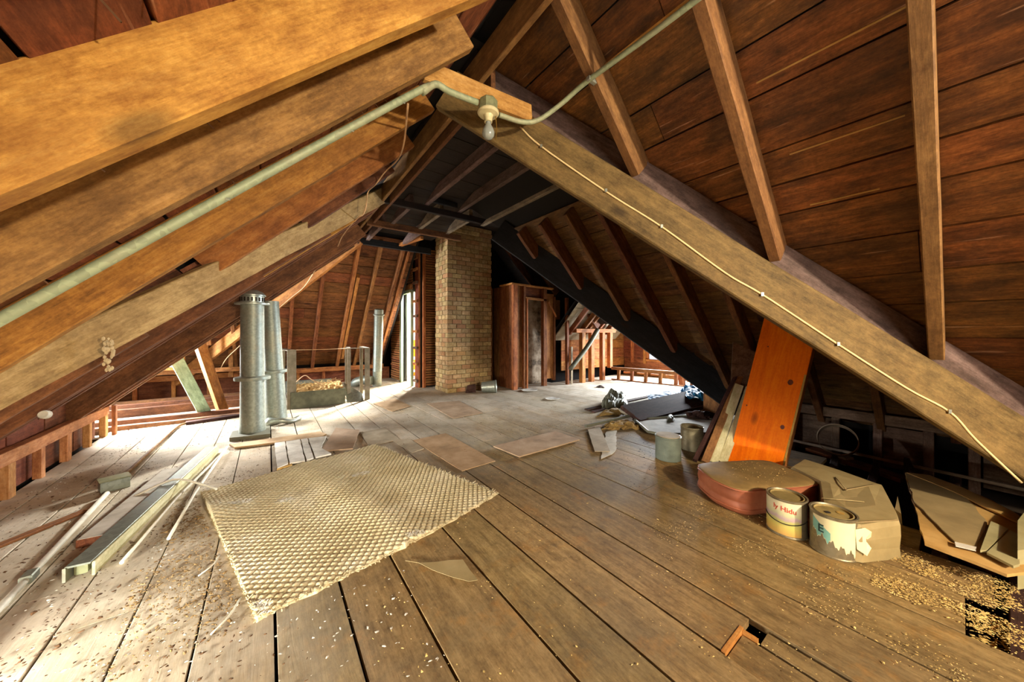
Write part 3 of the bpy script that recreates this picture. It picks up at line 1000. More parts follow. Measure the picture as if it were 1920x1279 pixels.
for k in range(5):
    p, q = lw0.lerp(lw1, .12 + k * .17), lw0.lerp(lw1, .22 + k * .17)
    beam('slat', p + V3((.1, 0, .15)), q + V3((.1, 0, .15)), .02, .035, M['stud'], ww, ch=0)
win1 = empty('window_1', (7.2, 4.05, .38), 'bright window with slanting wooden frame in the far right wing', 'window', kind='structure')
for a, b in (((7.15, 3.7, .36), (7.15, 4.38, .36)), ((7.15, 3.7, .84), (7.15, 4.38, .84))):
    beam('frame', a, b, .06, .05, M['stud'], win1)
for y in (3.72, 4.36):
    beam('frame', (7.15, y, .38), (7.15, y, .86), .06, .05, M['stud'], win1, up=(1, 0, 0))
prism('pane', [(7.2, 3.74, .4), (7.2, 4.34, .4), (7.2, 4.34, .85), (7.2, 3.74, .85)], (.01, 0, 0), M['glow'], win1)

# ------------------------------------------------------------------ stair enclosure with door
ws = slab('wall_stair', [[(2.30, 6.02, -.1), (4.2, 6.02, -.1), (4.2, 6.02, 2.95), (2.30, 6.02, 2.95)],
                         [(2.30, 6.95, -.1), (2.30, 7.9, -.1), (2.30, 7.9, 2.95), (2.30, 6.95, 2.95)],
                         [(2.30, 6.25, 1.84), (2.30, 6.95, 1.84), (2.30, 6.95, 2.95), (2.30, 6.25, 2.95)],
                         [(2.30, 6.02, -.1), (2.30, 6.25, -.1), (2.30, 6.25, 2.95), (2.30, 6.02, 2.95)]], M['skin'],
          'lath clad stair enclosure beside the chimney', 'wall')
wi = slab('wall_stairwell', [[(2.36, 7.85, -.1), (4.1, 7.85, -.1), (4.1, 7.85, 2.8), (2.36, 7.85, 2.8)],
                             [(4.1, 6.1, -.1), (4.1, 7.85, -.1), (4.1, 7.85, 2.8), (4.1, 6.1, 2.8)],
                             [(2.36, 6.12, -.1), (4.1, 6.12, -.1), (4.1, 6.12, 2.8), (2.36, 6.12, 2.8)],
                             [(2.36, 6.1, 2.8), (4.1, 6.1, 2.8), (4.1, 7.85, 2.8), (2.36, 7.85, 2.8)],
                             [(2.36, 6.12, -.1), (2.36, 6.24, -.1), (2.36, 6.24, 2.8), (2.36, 6.12, 2.8)],
                             [(2.36, 6.94, -.1), (2.36, 7.85, -.1), (2.36, 7.85, 2.8), (2.36, 6.94, 2.8)],
                             [(2.36, 6.24, 1.84), (2.36, 6.94, 1.84), (2.36, 6.94, 2.8), (2.36, 6.24, 2.8)]], M['white_wall'],
          'bright white stairwell seen through the doorway', 'wall')
LZ = np.arange(.03, 2.6, .047)
r = random.Random(9)
for z in LZ:
    z = float(z)
    j = r.uniform(-.004, .004)
    beam('lath', (2.34, 5.99 + j, z), (2.92, 5.985 - j, z + r.uniform(-.006, .006)), .009, .034, M['lath'], ws, ch=0)
for z in LZ[:34]:
    z = float(z)
    beam('lath', (2.215, 6.98, z), (2.215, 7.55 + r.uniform(-.03, .03), z + r.uniform(-.006, .006)), .009, .034, M['lath'], ws, ch=0)
for z in LZ[39:]:
    z = float(z)
    beam('lath', (2.215, 6.2, z), (2.215, 6.5 - r.uniform(0, .1) , z + r.uniform(-.004, .004)), .009, .034, M['lath'], ws, ch=0)
for (x, y) in ((2.27, 6.18), (2.27, 6.05), (2.33, 5.98)):
    beam('stud', (x, y, 0), (x, y, 2.6), .05, .05, M['stud'], ws, up=(1, 0, 0))
for z in (.1, .42, .72, 1.03, 1.32, 1.6, 1.95, 2.2, 2.42):
    beam('blocking', (2.232, 6.0, z), (2.235, 6.21, z), .03, .05 + .06 * (int(z * 10) % 3 == 0), M['stud_d' if int(z * 10) % 2 else 'lath'], ws, ch=.002)
beam('end_board', (2.26, 6.12, 0), (2.26, 6.12, 2.6), .16, .015, M['kneeback'], ws, up=(1, 0, 0))
for z in (1.22, 1.5):
    beam('blocking', (2.21, 6.95, z), (2.21, 7.25, z), .03, .04, M['stud'], ws, ch=.002)
door = empty('door_1', (2.22, 6.6, 0), 'open doorway with sage green casing into the white stairwell', 'door', kind='structure')
beam('casing', (2.205, 6.90, 0), (2.205, 6.90, 1.84), .09, .05, M['greendoor'], door, up=(1, 0, 0))
beam('casing', (2.205, 6.27, 0), (2.205, 6.27, 1.84), .03, .05, M['greendoor'], door, up=(1, 0, 0))
beam('casing', (2.205, 6.25, 1.80), (2.205, 6.95, 1.80), .05, .06, M['greendoor'], door)
beam('head_board', (2.20, 6.22, 1.87), (2.20, 6.98, 1.87), .04, .09, M['stud_r'], door)
idr = beam('inner_door', (2.75, 7.80, 0), (3.25, 7.80, 0), .04, .85, M['pine'], door)
beam('inner_rail', (2.75, 7.77, .38), (3.25, 7.77, .38), .02, .07, M['white_wall'], idr)
beam('inner_rail', (2.75, 7.77, .08), (3.25, 7.77, .08), .02, .06, M['white_wall'], idr)

# ------------------------------------------------------------------ chimney
CX0, CY0, CW, CD = 2.45, 5.17, .88, .50
ch = empty('chimney', (CX0, CY0, 0), 'tall square chimney of tan bricks rising to the black roof deck', 'chimney')
link('mortar_core', boxmesh('mortar_core', CW - .012, CD, 2.93, 0, .006, 0), Matrix.Translation((CX0 + .006, CY0, 0)), M['mortar'], ch)
NCO, ch_h = 37, 2.92 / 37


def brickmesh(L, D, seed):
    r = random.Random(seed)
    h = ch_h - .010
    e = .003
    vs = []
    for z, q in ((0, e), (e, 0), (h - e, 0), (h, e)):
        for (x, y) in ((0, 0), (L, 0), (L, D), (0, D)):
            xx = min(max(x, q), L - q) + r.uniform(-.0015, .0015)
            yy = min(max(y, q), D - q) + r.uniform(-.0015, .0015)
            vs.append((xx, yy, z))
    fs = [(0, 1, 2, 3), (12, 13, 14, 15)]
    for k in range(3):
        for j in range(4):
            fs.append((k * 4 + j, k * 4 + (j + 1) % 4, k * 4 + 4 + (j + 1) % 4, k * 4 + 4 + j))
    return mk('brick', vs, fs)


bl = (CW - .01 * 4) / 5 - .002
stretch = [brickmesh(bl, .09, s) for s in range(4)]
sidem = [brickmesh(.09, .125, s + 10) for s in range(4)]
cornA = [brickmesh(.09, .19, s + 20) for s in range(3)]
half = [brickmesh(bl * .48, .09, s + 30) for s in range(3)]
rb = random.Random(2)
for c in range(NCO):
    z = c * ch_h + .004
    off = -.018 if c >= NCO - 2 else 0

    def put(meshes, x, y):
        dx, dy = rb.uniform(-.002, .002), rb.uniform(-.004, .001)
        link('brick', rb.choice(meshes), Matrix.Translation((CX0 + x + (off if x < .05 else 0) + (0 if x > .05 else dx), CY0 + y + (off if y < .05 else 0) + (dy if y < .05 else 0), z + rb.uniform(-.001, .001))), M['brick'], ch)
    if c % 2 == 0:
        for k in range(5):
            put(stretch, -.004 + k * (bl + .011), -.006)
        for k in range(3):
            put(sidem, -.006, .095 + k * .135)
    else:
        put(cornA, -.006, -.006)
        x = .095
        for k in range(4):
            put(stretch, x, -.006)
            x += bl + .011
        put(half, x, -.006)
        for k in range(2):
            put(sidem, -.006, .195 + k * .135)

# ------------------------------------------------------------------ closet frame right of the chimney
cl = empty('closet', (3.64, 4.86, 0), 'open stud framed closet box of red brown boards right of the chimney', 'closet')
x0, x1, yf, yb, zt = 3.56, 4.50, 4.80, 5.17, 1.90
boards(cl, 'side_board', (x0 + .02, yf + .06, 0), (0, 0, 1), (0, 1, 0), (1, 0, 0), 0, .62, lambda v: (0, zt), M['stud_r'], seed=41, wid=(.18, .22))
beam('post', (x0 + .03, yf, 0), (x0 + .03, yf, zt), .07, .09, M['stud'], cl, up=(1, 0, 0), z0=-.04)
beam('post', (x0 + .25, yf, 0), (x0 + .25, yf, zt), .05, .06, M['stud_r'], cl, up=(0, 1, 0), z0=-.03)
beam('post', (x0 + .30, yf - .02, 0), (x0 + .30, yf - .02, 1.66), .03, .03, M['stud'], cl, up=(0, 1, 0), z0=-.03)
beam('post', (x1 - .18, yf, 0), (x1 - .18, yf, zt), .09, .08, M['stud_r'], cl, up=(0, 1, 0), z0=-.03)
beam('post', (x1 + .12, yf + .05, .08), (x1 + .12, yf + .05, 1.75), .05, .08, M['stud_r'], cl, up=(0, 1, 0), z0=-.03)
beam('post', (x0 - .03, yf + .66, 0), (x0 - .03, yf + .66, zt), .05, .07, M['stud_r'], cl, up=(0, 1, 0))
beam('top_plate', (x0 - .05, yf, zt), (x1 + .02, yf, zt - .02), .09, .03, M['stud'], cl)
beam('top_plate', (x0, yf, zt), (x0, yb, zt), .09, .03, M['stud'], cl)
beam('lintel', (x0 + .26, yf, 1.66), (x1 - .14, yf, 1.64), .06, .04, M['stud'], cl)
beam('head_panel', (x0 + .28, yf + .05, 1.70), (x1 - .16, yf + .05, 1.70), .02, .19, M['kneeback'], cl)
beam('front_board', (x0 + .07, yf + .03, .02), (x0 + .07, yf + .03, zt), .02, .20, M['stud_r'], cl, up=(1, 0, 0))
beam('front_board', (x1 - .10, yf + .06, .12), (x1 - .10, yf + .06, 1.8), .02, .22, M['stud'], cl, up=(1, 0, 0))
beam('front_board', (x1 - .12, yf + .12, 1.3), (x1 + .35, yf + .12, 1.3), .02, .4, M['stud_r'], cl)
beam('brace', (x1 - .12, yf - .03, 1.62), (x1 + .1, yf - .03, 1.34), .03, .03, M['stud'], cl)
o = prism('plaster_back', [(x0 + .06, yb, .0), (x1 + .2, yb, .0), (x1 + .2, yb, 1.85), (x0 + .06, yb, 1.85)], (0, .03, 0), M['plaster_old'], cl)
tag(o, 'peeling pale plaster at the back of the closet')
beam('floor_block', (x0 + .3, yf + .35, 0), (x0 + .55, yf + .35, 0), .1, .3, M['stud_r'], cl)
beam('roof_board', (x0, yf + .35, zt + .03), (x0, yb, zt + .03), .9, .02, M['roof_dk'], cl, y0=-.9)
# loose timbers by the closet
o = beam('upright_timber', (4.80, 4.62, 0), (4.78, 4.62, 1.72), .06, .06, M['stud_r'], None, up=(0, 1, 0))
tag(o, 'tall orange timber standing free just right of the closet', 'timber')
o = tube('leaning_pipe', [(4.72, 4.5, .32), (5.15, 4.45, .74), (5.42, 4.40, 1.10)], .045, M['darkplate'], k=6)
tag(o, 'dark grey pipe slanting up between the closet and the studs', 'pipe')
o = beam('grey_plank', (4.88, 4.60, 0), (4.86, 4.58, .75), .05, .02, M['tilegrey'], None, up=(0, 1, 0))
tag(o, 'narrow grey plank end upright at the foot of the slanting pipe', 'plank')

# ------------------------------------------------------------------ light fixture, conduit, cables
bb = beam('blocking_board', (.545, 1.39, 2.145), (1.15, 1.39, 2.19), .03, .09, M['yellow'], None)
tag(bb, 'short new yellow board bridging the rafters and holding the lamp', 'board')
lf = empty('ceiling_lamp', (.85, 1.36, 2.13), 'bare bulb lamp holder with pull chain under the yellow board', 'lamp')
fx = V3((.85, 1.345, 2.115))
lathe('junction_box', [(0, .045), (.040, .045), (.045, .038), (.045, 0), (.05, -.004), (.05, -.010), (0, -.010)], Matrix.Translation(fx), M['metal_box'], lf, seg=8, smooth=False)
lathe('lamp_holder', [(0, 0), (.050, 0), (.052, -.006), (.046, -.014), (.024, -.018), (.020, -.030), (.019, -.050), (0, -.050)], Matrix.Translation(fx + V3((0, 0, -.010))), M['porcelain'], lf)
mb = NT('frosted_bulb', 0.15)
mb.b.inputs['Transmission Weight'].default_value = 0.35
mb.b.inputs['Specular IOR Level'].default_value = 0.6
M['bulb'] = mb.color(lin('#a9b0aa'))
lathe('bulb', [(0, .0), (.012, 0), (.013, -.010), (.017, -.020), (.026, -.036), (.030, -.052), (.027, -.068), (.017, -.080), (0, -.085)], Matrix.Translation(fx + V3((0, 0, -.058))), M['bulb'], lf)
chn = []
bm = bmesh.new()
for k in range(26):
    t = k / 25
    p = fx + V3((.030 + .006 * math.sin(t * 3), -.018, -.03 - t * .11))
    bmesh.ops.create_icosphere(bm, subdivisions=1, radius=.0028, matrix=Matrix.Translation(p - fx))
me = bpy.data.meshes.new('pull_chain')
bm.to_mesh(me)
bm.free()
link('pull_chain', me, Matrix.Translation(fx), M['brass'], lf)

pts = [(-1.25, 1.36, zl(-1.25) - .02), (-.45, 1.35, zl(-.45) - .02), (.47, 1.34, zl(.47) - .02), (.52, 1.34, zl(.52) - .035), (.58, 1.34, 2.115), (.65, 1.345, 2.115), (.79, 1.345, 2.125)]
o = tube('conduit', catmull(pts, 6), .014, M['conduit'], seg=12)
tag(o, 'sage green metal conduit running up the left rafters to the lamp', 'conduit')
for x in (-.1, .25, .44):
    beam('strap', (x, 1.335, zl(x) - .04), (x, 1.365, zl(x) + .0), .012, .004, M['galv_l'], o, ch=0)
pts = [(.91, 1.345, 2.115), (1.05, 1.34, 2.13), (1.13, 1.30, 2.15), (1.20, 1.20, 2.21), (1.225, 1.05, 2.245), (1.235, .6, 2.24), (1.235, -.4, 2.24), (1.235, -1.6, 2.24)]
o = tube('conduit', catmull(pts, 6), .012, M['conduit'], seg=12)
tag(o, 'grey green conduit from the lamp across the right jack rafters', 'conduit')
beam('strap', (1.21, 1.04, 2.235), (1.262, 1.04, 2.235), .02, .018, M['galv_l'], o, ch=.002)


def vb(px, py):      # on the camera face of the near valley beam
    return on_plane(px, py, (1, 1, 0), 2.655 - .04)


pts = [vb(*p) for p in ((975, 238), (1015, 275), (1140, 362), (1240, 425), (1360, 512), (1430, 553), (1570, 645), (1700, 728), (1780, 772), (1830, 825), (1915, 905))]
o = tube('cable', catmull(pts, 5), .0048, M['cable'], seg=8)
tag(o, 'cream electric cable stapled along the grey tan diagonal beam', 'cable')
for p in ((1015, 275), (1136, 358), (1240, 425), (1428, 552), (1570, 645), (1778, 771)):
    c = vb(*p)
    beam('staple', c + V3((-.004, -.004, -.009)), c + V3((-.004, -.004, .009)), .012, .003, M['galv_l'], o, up=(-1, -1, 0), ch=0)
pts = [ony(765, 195, 1.5), ony(757, 270, 2.0), ony(745, 300, 2.3), ony(722, 322, 2.7), ony(705, 345, 2.9), ony(690, 360, 3.1), ony(687, 385, 3.1), ony(681, 402, 3.15), ony(672, 408, 3.2),
       ony(655, 425, 3.6), ony(640, 446, 4.2), ony(628, 470, 4.6), ony(600, 487, 4.9), ony(594, 502, 5.0), ony(590, 508, 5.1), ony(570, 538, 5.6), ony(545, 559, 5.85), ony(500, 598, 6.2), ony(450, 648, 6.7), ony(425, 672, 6.9), ony(412, 694, 7.0)]
o = tube('cable', catmull(pts, 5), .005, M['wire'], seg=6)
tag(o, 'slack tan wire hanging from the rafter ends down the hip rafter', 'cable')
o = beam('ceramic_knob', (1.30, 1.42, 2.17), (1.30, 1.39, 2.10), .03, .03, M['porcelain'], None, up=(1, 0, 0), ch=.008)
tag(o, 'small cream ceramic knob under the diagonal beam near the lamp', 'insulator')
c = on_plane(650 / 3.2, 450 + 700 / 3.2, (-KF, 0, 1), ZF - .02)
bm = bmesh.new()
r = random.Random(3)
for k in range(34):
    t = k / 33
    bmesh.ops.create_icosphere(bm, subdivisions=1, radius=.0055 * r.uniform(.5, 1.4), matrix=Matrix.Translation((r.uniform(-.012, .012), r.uniform(-.01, .01), .07 - t * .12 + r.uniform(-.01, .01))) @ Matrix.Diagonal((1, .6, 1.6, 1)))
me = bpy.data.meshes.new('cobweb_tuft')
bm.to_mesh(me)
bm.free()
o = link('cobweb_tuft', me, Matrix.Translation(c), M['web'])
tag(o, 'dangling dusty cobweb tuft under the pale left valley plank', 'cobweb')
c = on_plane(270 / 3.2, 450 + 1048 / 3.2, (-KF, 0, 1), ZF - .02)
o = lathe('insulator_knob', [(0, .02), (.016, .02), (.02, .012), (.012, 0), (.02, -.012), (.016, -.02), (0, -.02)], Matrix.Translation(c) @ Matrix.Rotation(1.3, 4, 'X'), M['white_chip'], None, seg=16)
tag(o, 'white ceramic knob on the lower left rafters over the knee wall', 'insulator')

# ------------------------------------------------------------------ vent pipes
vp = empty('vent_pipe', (-.13, 4.30, 0), 'upright galvanised vent pipe with slotted metal cap', 'pipe')
Wp = Matrix.Translation((-.13, 4.30, 0))
lathe('pipe', [(0, 0), (.105, 0), (.112, .04), (.104, .12), (.100, .6), (.098, 1.33), (0, 1.33)], Wp, M['galv'], vp)
lathe('collar', [(.10, .555), (.15, .56), (.152, .575), (.15, .59), (.10, .60)], Wp, M['galv'], vp)
lathe('cap_flange', [(.09, 1.325), (.145, 1.325), (.148, 1.335), (.145, 1.345), (.09, 1.345)], Wp, M['galv_l'], vp)
vcap = lathe('cap', [(.085, 1.345), (.10, 1.35), (.10, 1.41), (.112, 1.415), (.112, 1.425), (.085, 1.455), (.04, 1.475), (0, 1.48)], Wp, M['galv_l'], vp)
for k in range(20):
    a = 2 * math.pi * k / 20
    c = V3((-.13 + .101 * math.cos(a), 4.30 + .101 * math.sin(a), 1.358))
    beam('slot', c, c + V3((0, 0, .040)), .012, .004, M['speck'], vcap, up=(math.cos(a), math.sin(a), 0), z0=-.002, ch=0)
vp2 = empty('vent_pipe', (.06, 4.72, 0), 'leaning galvanised pipe tucked behind the capped vent pipe', 'pipe')
ax = V3((-.055, .0, 1.36)).normalized()
Wq = frame((.07, 4.72, .04), (1, 0, .04), ax)
lathe('pipe', [(0, 0), (.115, 0), (.108, .1), (.095, .7), (.085, 1.36), (0, 1.36)], Wq, M['galv'], vp2)
lathe('collar', [(.10, .53), (.13, .535), (.132, .55), (.13, .565), (.10, .57)], Wq, M['galv'], vp2)
tube('foot_curl', [(.0, 4.62, .03), (.1, 4.55, .05), (.22, 4.58, .02), (.3, 4.66, .03)], [.05, .05, .04, .03], M['galv_l'], vp2, seg=8, k=4)
o = prism('metal_sheet', [onz(430, 828), onz(507, 820), onz(506, 804), onz(436, 815)], .035, M['darkplate'])
tag(o, 'flat grey metal base plate under the capped vent pipe', 'plate')

# leaning posts
o = beam('leaning_post', onz(385, 777, 0), V3((-.90, 5.55, .76)), .12, .05, M['greenpost'], None, up=(.3, -1, 0), ch=.004)
tag(o, 'green painted post leaning by the bright left opening', 'post')
o = beam('leaning_post', onz(414, 770, 0), V3((-.74, 5.82, .93)), .10, .09, M['raf_b'], None, up=(.6, -1, 0), ch=.004)
tag(o, 'orange timber post leaning beside the green post', 'post')

# ------------------------------------------------------------------ hatch rails and planter box
for nm, xx, ya, yb2, lab in (('left', .16, 5.38, 5.98, 'left steel hatch frame of flat grey bars beside the olive box'), ('right', 1.22, 5.45, 6.02, 'right steel hatch frame of flat grey bars with an open top')):
    fr = empty('steel_frame', (xx, ya, 0), lab, 'frame')
    if nm == 'left':
        ups = [(.255, ya, .105), (.17, ya + .02, .03), (.14, yb2, .09)]
        tops = [((.255, ya, .79), (.14, yb2, .79), .10)]
    else:
        ups = [(1.235, ya, .075), (.985, ya + .05, .05), (1.06, yb2, .08), (1.27, yb2, .05)]
        tops = [((1.235, ya, .79), (1.27, yb2, .79), .07), ((.985, ya + .05, .79), (1.24, ya, .79), .05), ((.985, ya + .05, .79), (1.06, yb2, .79), .05)]
    for (ux, uy, uw) in ups:
        beam('upright', (ux, uy, 0), (ux, uy, .80), uw, .012, M['steel_frame'], fr, up=(0, 1, 0), ch=.002)
    for (ta, tb, tw) in tops:
        beam('top_bar', ta, tb, tw, .012, M['steel_frame'], fr, ch=.002)
o = tube('rail_wire', [(.24, 5.40, .80), (.7, 5.41, .795), (1.0, 5.5, .80)], .004, M['wire'], seg=6)
tag(o, 'thin rusty wire strung between the two steel hatch frames', 'wire')
pb = empty('debris_box', (.56, 5.4, 0), 'low olive painted metal box filled with dry straw', 'box')
beam('side', (.25, 5.36, 0), (.90, 5.36, 0), .02, .225, M['planter'], pb)
beam('side', (.25, 5.92, 0), (.90, 5.92, 0), .02, .225, M['planter'], pb)
beam('side', (.25, 5.36, 0), (.25, 5.92, 0), .02, .225, M['planter'], pb)
beam('side', (.90, 5.36, 0), (.90, 5.92, 0), .02, .225, M['planter'], pb)
gx, gy = 26, 22
vs = [(.26 + .63 * i / gx, 5.37 + .54 * j / gy, .215 + .07 * math.sin(math.pi * j / gy) + .03 * mnoise.noise(V3((i * .7, j * .7, 0)))) for j in range(gy + 1) for i in range(gx + 1)]
fs = [(j * (gx + 1) + i, j * (gx + 1) + i + 1, (j + 1) * (gx + 1) + i + 1, (j + 1) * (gx + 1) + i) for j in range(gy) for i in range(gx)]
o = link('straw', mk('straw', vs, fs), Matrix.Identity(4), M['straw'], pb)
o['kind'] = 'stuff'
vs, fs = [], []
r = random.Random(8)
for k in range(260):
    p = V3((r.uniform(.3, .86), r.uniform(5.4, 5.88), .27 + r.uniform(0, .05)))
    a = r.uniform(0, 6.28)
    d = V3((math.cos(a), math.sin(a), r.uniform(-.3, .3))) * r.uniform(.03, .09)
    s = V3((-math.sin(a), math.cos(a), 0)) * .003
    b = len(vs)
    vs += [p - s, p + s, p + d + s, p + d - s]
    fs.append((b, b + 1, b + 2, b + 3))
o = link('straw_stalks', mk('straw_stalks', vs, fs), Matrix.Identity(4), M['chip_lt'], pb)
o['kind'] = 'stuff'
tube('loose_wire', [(.32, 5.8, .3), (.42, 5.6, .42), (.5, 5.55, .36), (.62, 5.5, .28)], .006, M['wire'], pb, seg=6, k=5)
sh = []
for i in range(9):
    t = i / 8
    sh.append((.94 + .22 * t, 5.40 - .05 * math.sin(t * 2), .02))
vs = []
for (x, y, z) in sh:
    t = (x - .94) / .22
    hgt = .26 * (1 - t) + .10 * t
    vs += [V3((x, y, 0)), V3((x, y + .18 * (1 - t) + .1, hgt))]
fs = [(2 * i, 2 * i + 2, 2 * i + 3, 2 * i + 1) for i in range(8)]
vs2 = vs + [v + V3((0, .004, .004)) for v in vs]
n0 = len(vs)
fs2 = fs + [tuple(n0 + q for q in f) for f in fs] + [(2 * i, 2 * i + 2, n0 + 2 * i + 2, n0 + 2 * i) for i in range(8)] + [(2 * i + 1, 2 * i + 3, n0 + 2 * i + 3, n0 + 2 * i + 1) for i in range(8)]
o = link('bent_sheet', mk('bent_sheet', vs2, fs2), Matrix.Identity(4), M['galv_l'])
tag(o, 'bent shiny metal sheet between the olive box and right frame', 'sheet')

# tall duct and elbow by the stair wall
du = empty('duct', (1.70, 6.72, 0), 'tall thin galvanised duct leaning by the stair lath wall', 'duct')
Wd = frame((1.70, 6.72, 0), (1, 0, .03), V3((-.06, -.30, 1.45)))
lathe('pipe', [(0, 0), (.082, 0), (.082, .3), (.086, .31), (.082, .32), (.08, 1.48), (.07, 1.5), (0, 1.5)], Wd, M['galv'], du)
lathe('hanger', [(.082, 1.38), (.1, 1.39), (.1, 1.40), (.082, 1.41)], Wd, M['galv'], du)
o = tube('duct_elbow', [(1.28, 6.95, .03), (1.40, 6.85, .10), (1.52, 6.75, .13), (1.58, 6.66, .12)], [.04, .06, .08, .085], M['galv'], seg=16, k=4)
tag(o, 'small grey duct elbow lying left of the tall thin duct', 'duct')
o = prism('wall_tray', [(.2, 6.9, 0), (.95, 6.85, 0), (.95, 6.95, .16), (.2, 7.0, .16)], (0, .03, .02), M['galv'])
tag(o, 'long pale metal tray lying behind the olive straw box', 'tray')
bu = empty('metal_pail', (3.15, 4.80, .1), 'shiny galvanised pail tipped on its side by the chimney foot', 'pail')
Wb = frame((2.98, 4.92, .09), (0, .1, 1), V3((.24, -.18, .10)))
lathe('body', [(0, .005), (.085, .005), (.088, 0), (.105, .24), (.112, .245), (.11, .25), (.1, .24), (.083, .012), (0, .012)], Wb, M['galv_l'], bu)
lathe('rim', [(.104, .225), (.111, .228), (.111, .236), (.104, .24)], Wb, M['galv'], bu)
o = prism('dark_scrap', [(2.72, 5.02, .0), (2.88, 4.95, .0), (2.9, 5.0, .14), (2.78, 5.06, .12)], (0, .015, 0), M['dkbrown'], None, jag=.01, seed=1)
tag(o, 'dark splintered scrap leaning behind the tipped pail', 'scrap')
for i, (px, py, rr, lab) in enumerate(((993, 733, .15, 'white flat disc lying before the open closet'), (1036, 749, .12, 'white flat disc on the open floor nearer the camera than the closet'))):
    p = onz(px, py)
    o = lathe('plate', [(0, .002), (rr * .6, .002), (rr, .014), (rr, .020), (rr * .6, .010), (0, .010)], Matrix.Translation(p) @ Matrix.Diagonal((1, .8, 1, 1)), M['white_chip'], None, seg=28)
    tag(o, lab, 'disc')

# ------------------------------------------------------------------ rug
A, B, C_, D = onz(376, 926), onz(702, 835), onz(932, 927), onz(480, 1166)
nu, nv = 338, 422
uu, vv = np.meshgrid(np.linspace(0, 1, nu), np.linspace(0, 1, nv))
a, b, c, d = [np.array(p) for p in (A, B, C_, D)]
P = ((1 - uu) * (1 - vv))[..., None] * a + (uu * (1 - vv))[..., None] * b + (uu * vv)[..., None] * c + ((1 - uu) * vv)[..., None] * d
# slightly bowed, frayed edges
rng = np.random.RandomState(4)
fr = rng.rand(nu) * .012
edge = np.clip((vv - .97) / .03, 0, 1)
dirv = (d - a) / np.linalg.norm(d - a)
P += (edge * (np.interp(uu[0], np.linspace(0, 1, 40), rng.rand(40)) * .02 - .01)[None, :])[..., None] * dirv
P += (np.sin(uu * math.pi) * vv * .03)[..., None] * dirv
pit_u, pit_v = 56, 70
qa, qb = pit_u * uu * .72, pit_v * vv * .72
bump = (np.abs(np.sin(math.pi * (qa + qb) * .72)) * np.abs(np.sin(math.pi * (qa - qb) * .72)))
zz = .006 + .0075 * bump ** .6 + .003 * rng.rand(nv, nu)
zz += .03 * np.exp(-((uu - .0) ** 2 + (vv - .25) ** 2) / .01) + .012 * np.exp(-((uu - .5) ** 2) / .01)
bord = np.minimum(np.minimum(uu, 1 - uu), np.minimum(vv, 1 - vv))
zz = np.where(bord < 1e-6, .0, zz)
P[..., 2] = zz
me = bpy.data.meshes.new('rug')
idx = np.arange(nu * nv).reshape(nv, nu)
q = np.stack([idx[:-1, :-1], idx[:-1, 1:], idx[1:, 1:], idx[1:, :-1]], -1).reshape(-1, 4)
ctr = np.array([P[..., 0].mean(), P[..., 1].mean(), 0])
me.vertices.add(nu * nv)
me.vertices.foreach_set('co', (P - ctr).reshape(-1))
me.loops.add(q.size)
me.loops.foreach_set('vertex_index', q.reshape(-1))
me.polygons.add(len(q))
me.polygons.foreach_set('loop_start', np.arange(0, q.size, 4))
me.update(calc_edges=True)
if me.polygons[100].normal.z < 0:
    me.flip_normals()
rug = link('rug', me, Matrix.Translation(V3(ctr)), M['rug'])
tag(rug, 'cream loop pile carpet remnant lying on the floor boards', 'rug')
vs, fs = [], []
r = random.Random(6)
for k in range(1500):
    t = r.random()
    if k % 3 == 0:
        p = A.lerp(D, t)
    elif k % 3 == 1:
        p = D.lerp(C_, t) + V3(tuple(dirv)) * .03 * math.sin(t * math.pi)
    else:
        p = B.lerp(C_, t)
    p = p + V3((0, 0, r.uniform(.002, .014)))
    an = r.uniform(0, 6.28)
    dd = V3((math.cos(an), math.sin(an), r.uniform(-.1, .5))) * r.uniform(.006, .02)
    s = V3((-math.sin(an), math.cos(an), .3)) * .002
    kx = len(vs)
    vs += [p - s, p + s, p + dd + s, p + dd - s]
    fs.append((kx, kx + 1, kx + 2, kx + 3))
o = link('fringe', mk('fringe', vs, fs), Matrix.Identity(4), M['rug'], rug)
o['kind'] = 'stuff'
vs, fs = [], []
tp = [(onz(406, 958), onz(470, 948)), (onz(520, 950), onz(545, 944)), (onz(660, 900), onz(690, 893)), (onz(480, 1140), onz(500, 1160)), (onz(760, 1015), onz(790, 1008))]
for k in range(700):
    p0, p1 = tp[r.choice((0, 0, 0, 1, 2, 3, 4))]
    p = p0.lerp(p1, r.random()) + V3((r.uniform(-.015, .015), r.uniform(-.015, .015), r.uniform(.018, .035)))
    an = r.uniform(0, 6.28)
    dd = V3((math.cos(an), math.sin(an), r.uniform(-.2, .6))) * r.uniform(.006, .018)
    s = V3((-math.sin(an), math.cos(an), .3)) * .0012
    kx = len(vs)
    vs += [p - s, p + s, p + dd + s, p + dd - s]
    fs.append((kx, kx + 1, kx + 2, kx + 3))
o = link('tufts', mk('tufts', vs, fs), Matrix.Identity(4), M['white_chip'], rug)
o['kind'] = 'stuff'

# ------------------------------------------------------------------ boards and scraps lying on the floor


def scrap(pix, mat, label, cat='board', name='hardboard_sheet', z=.003, t=.004, jag=.002, seed=1):
    o = prism(name, [onz(x, y, z) for x, y in pix], t, mat, None, jag=jag, seed=seed)
    return tag(o, label, cat)


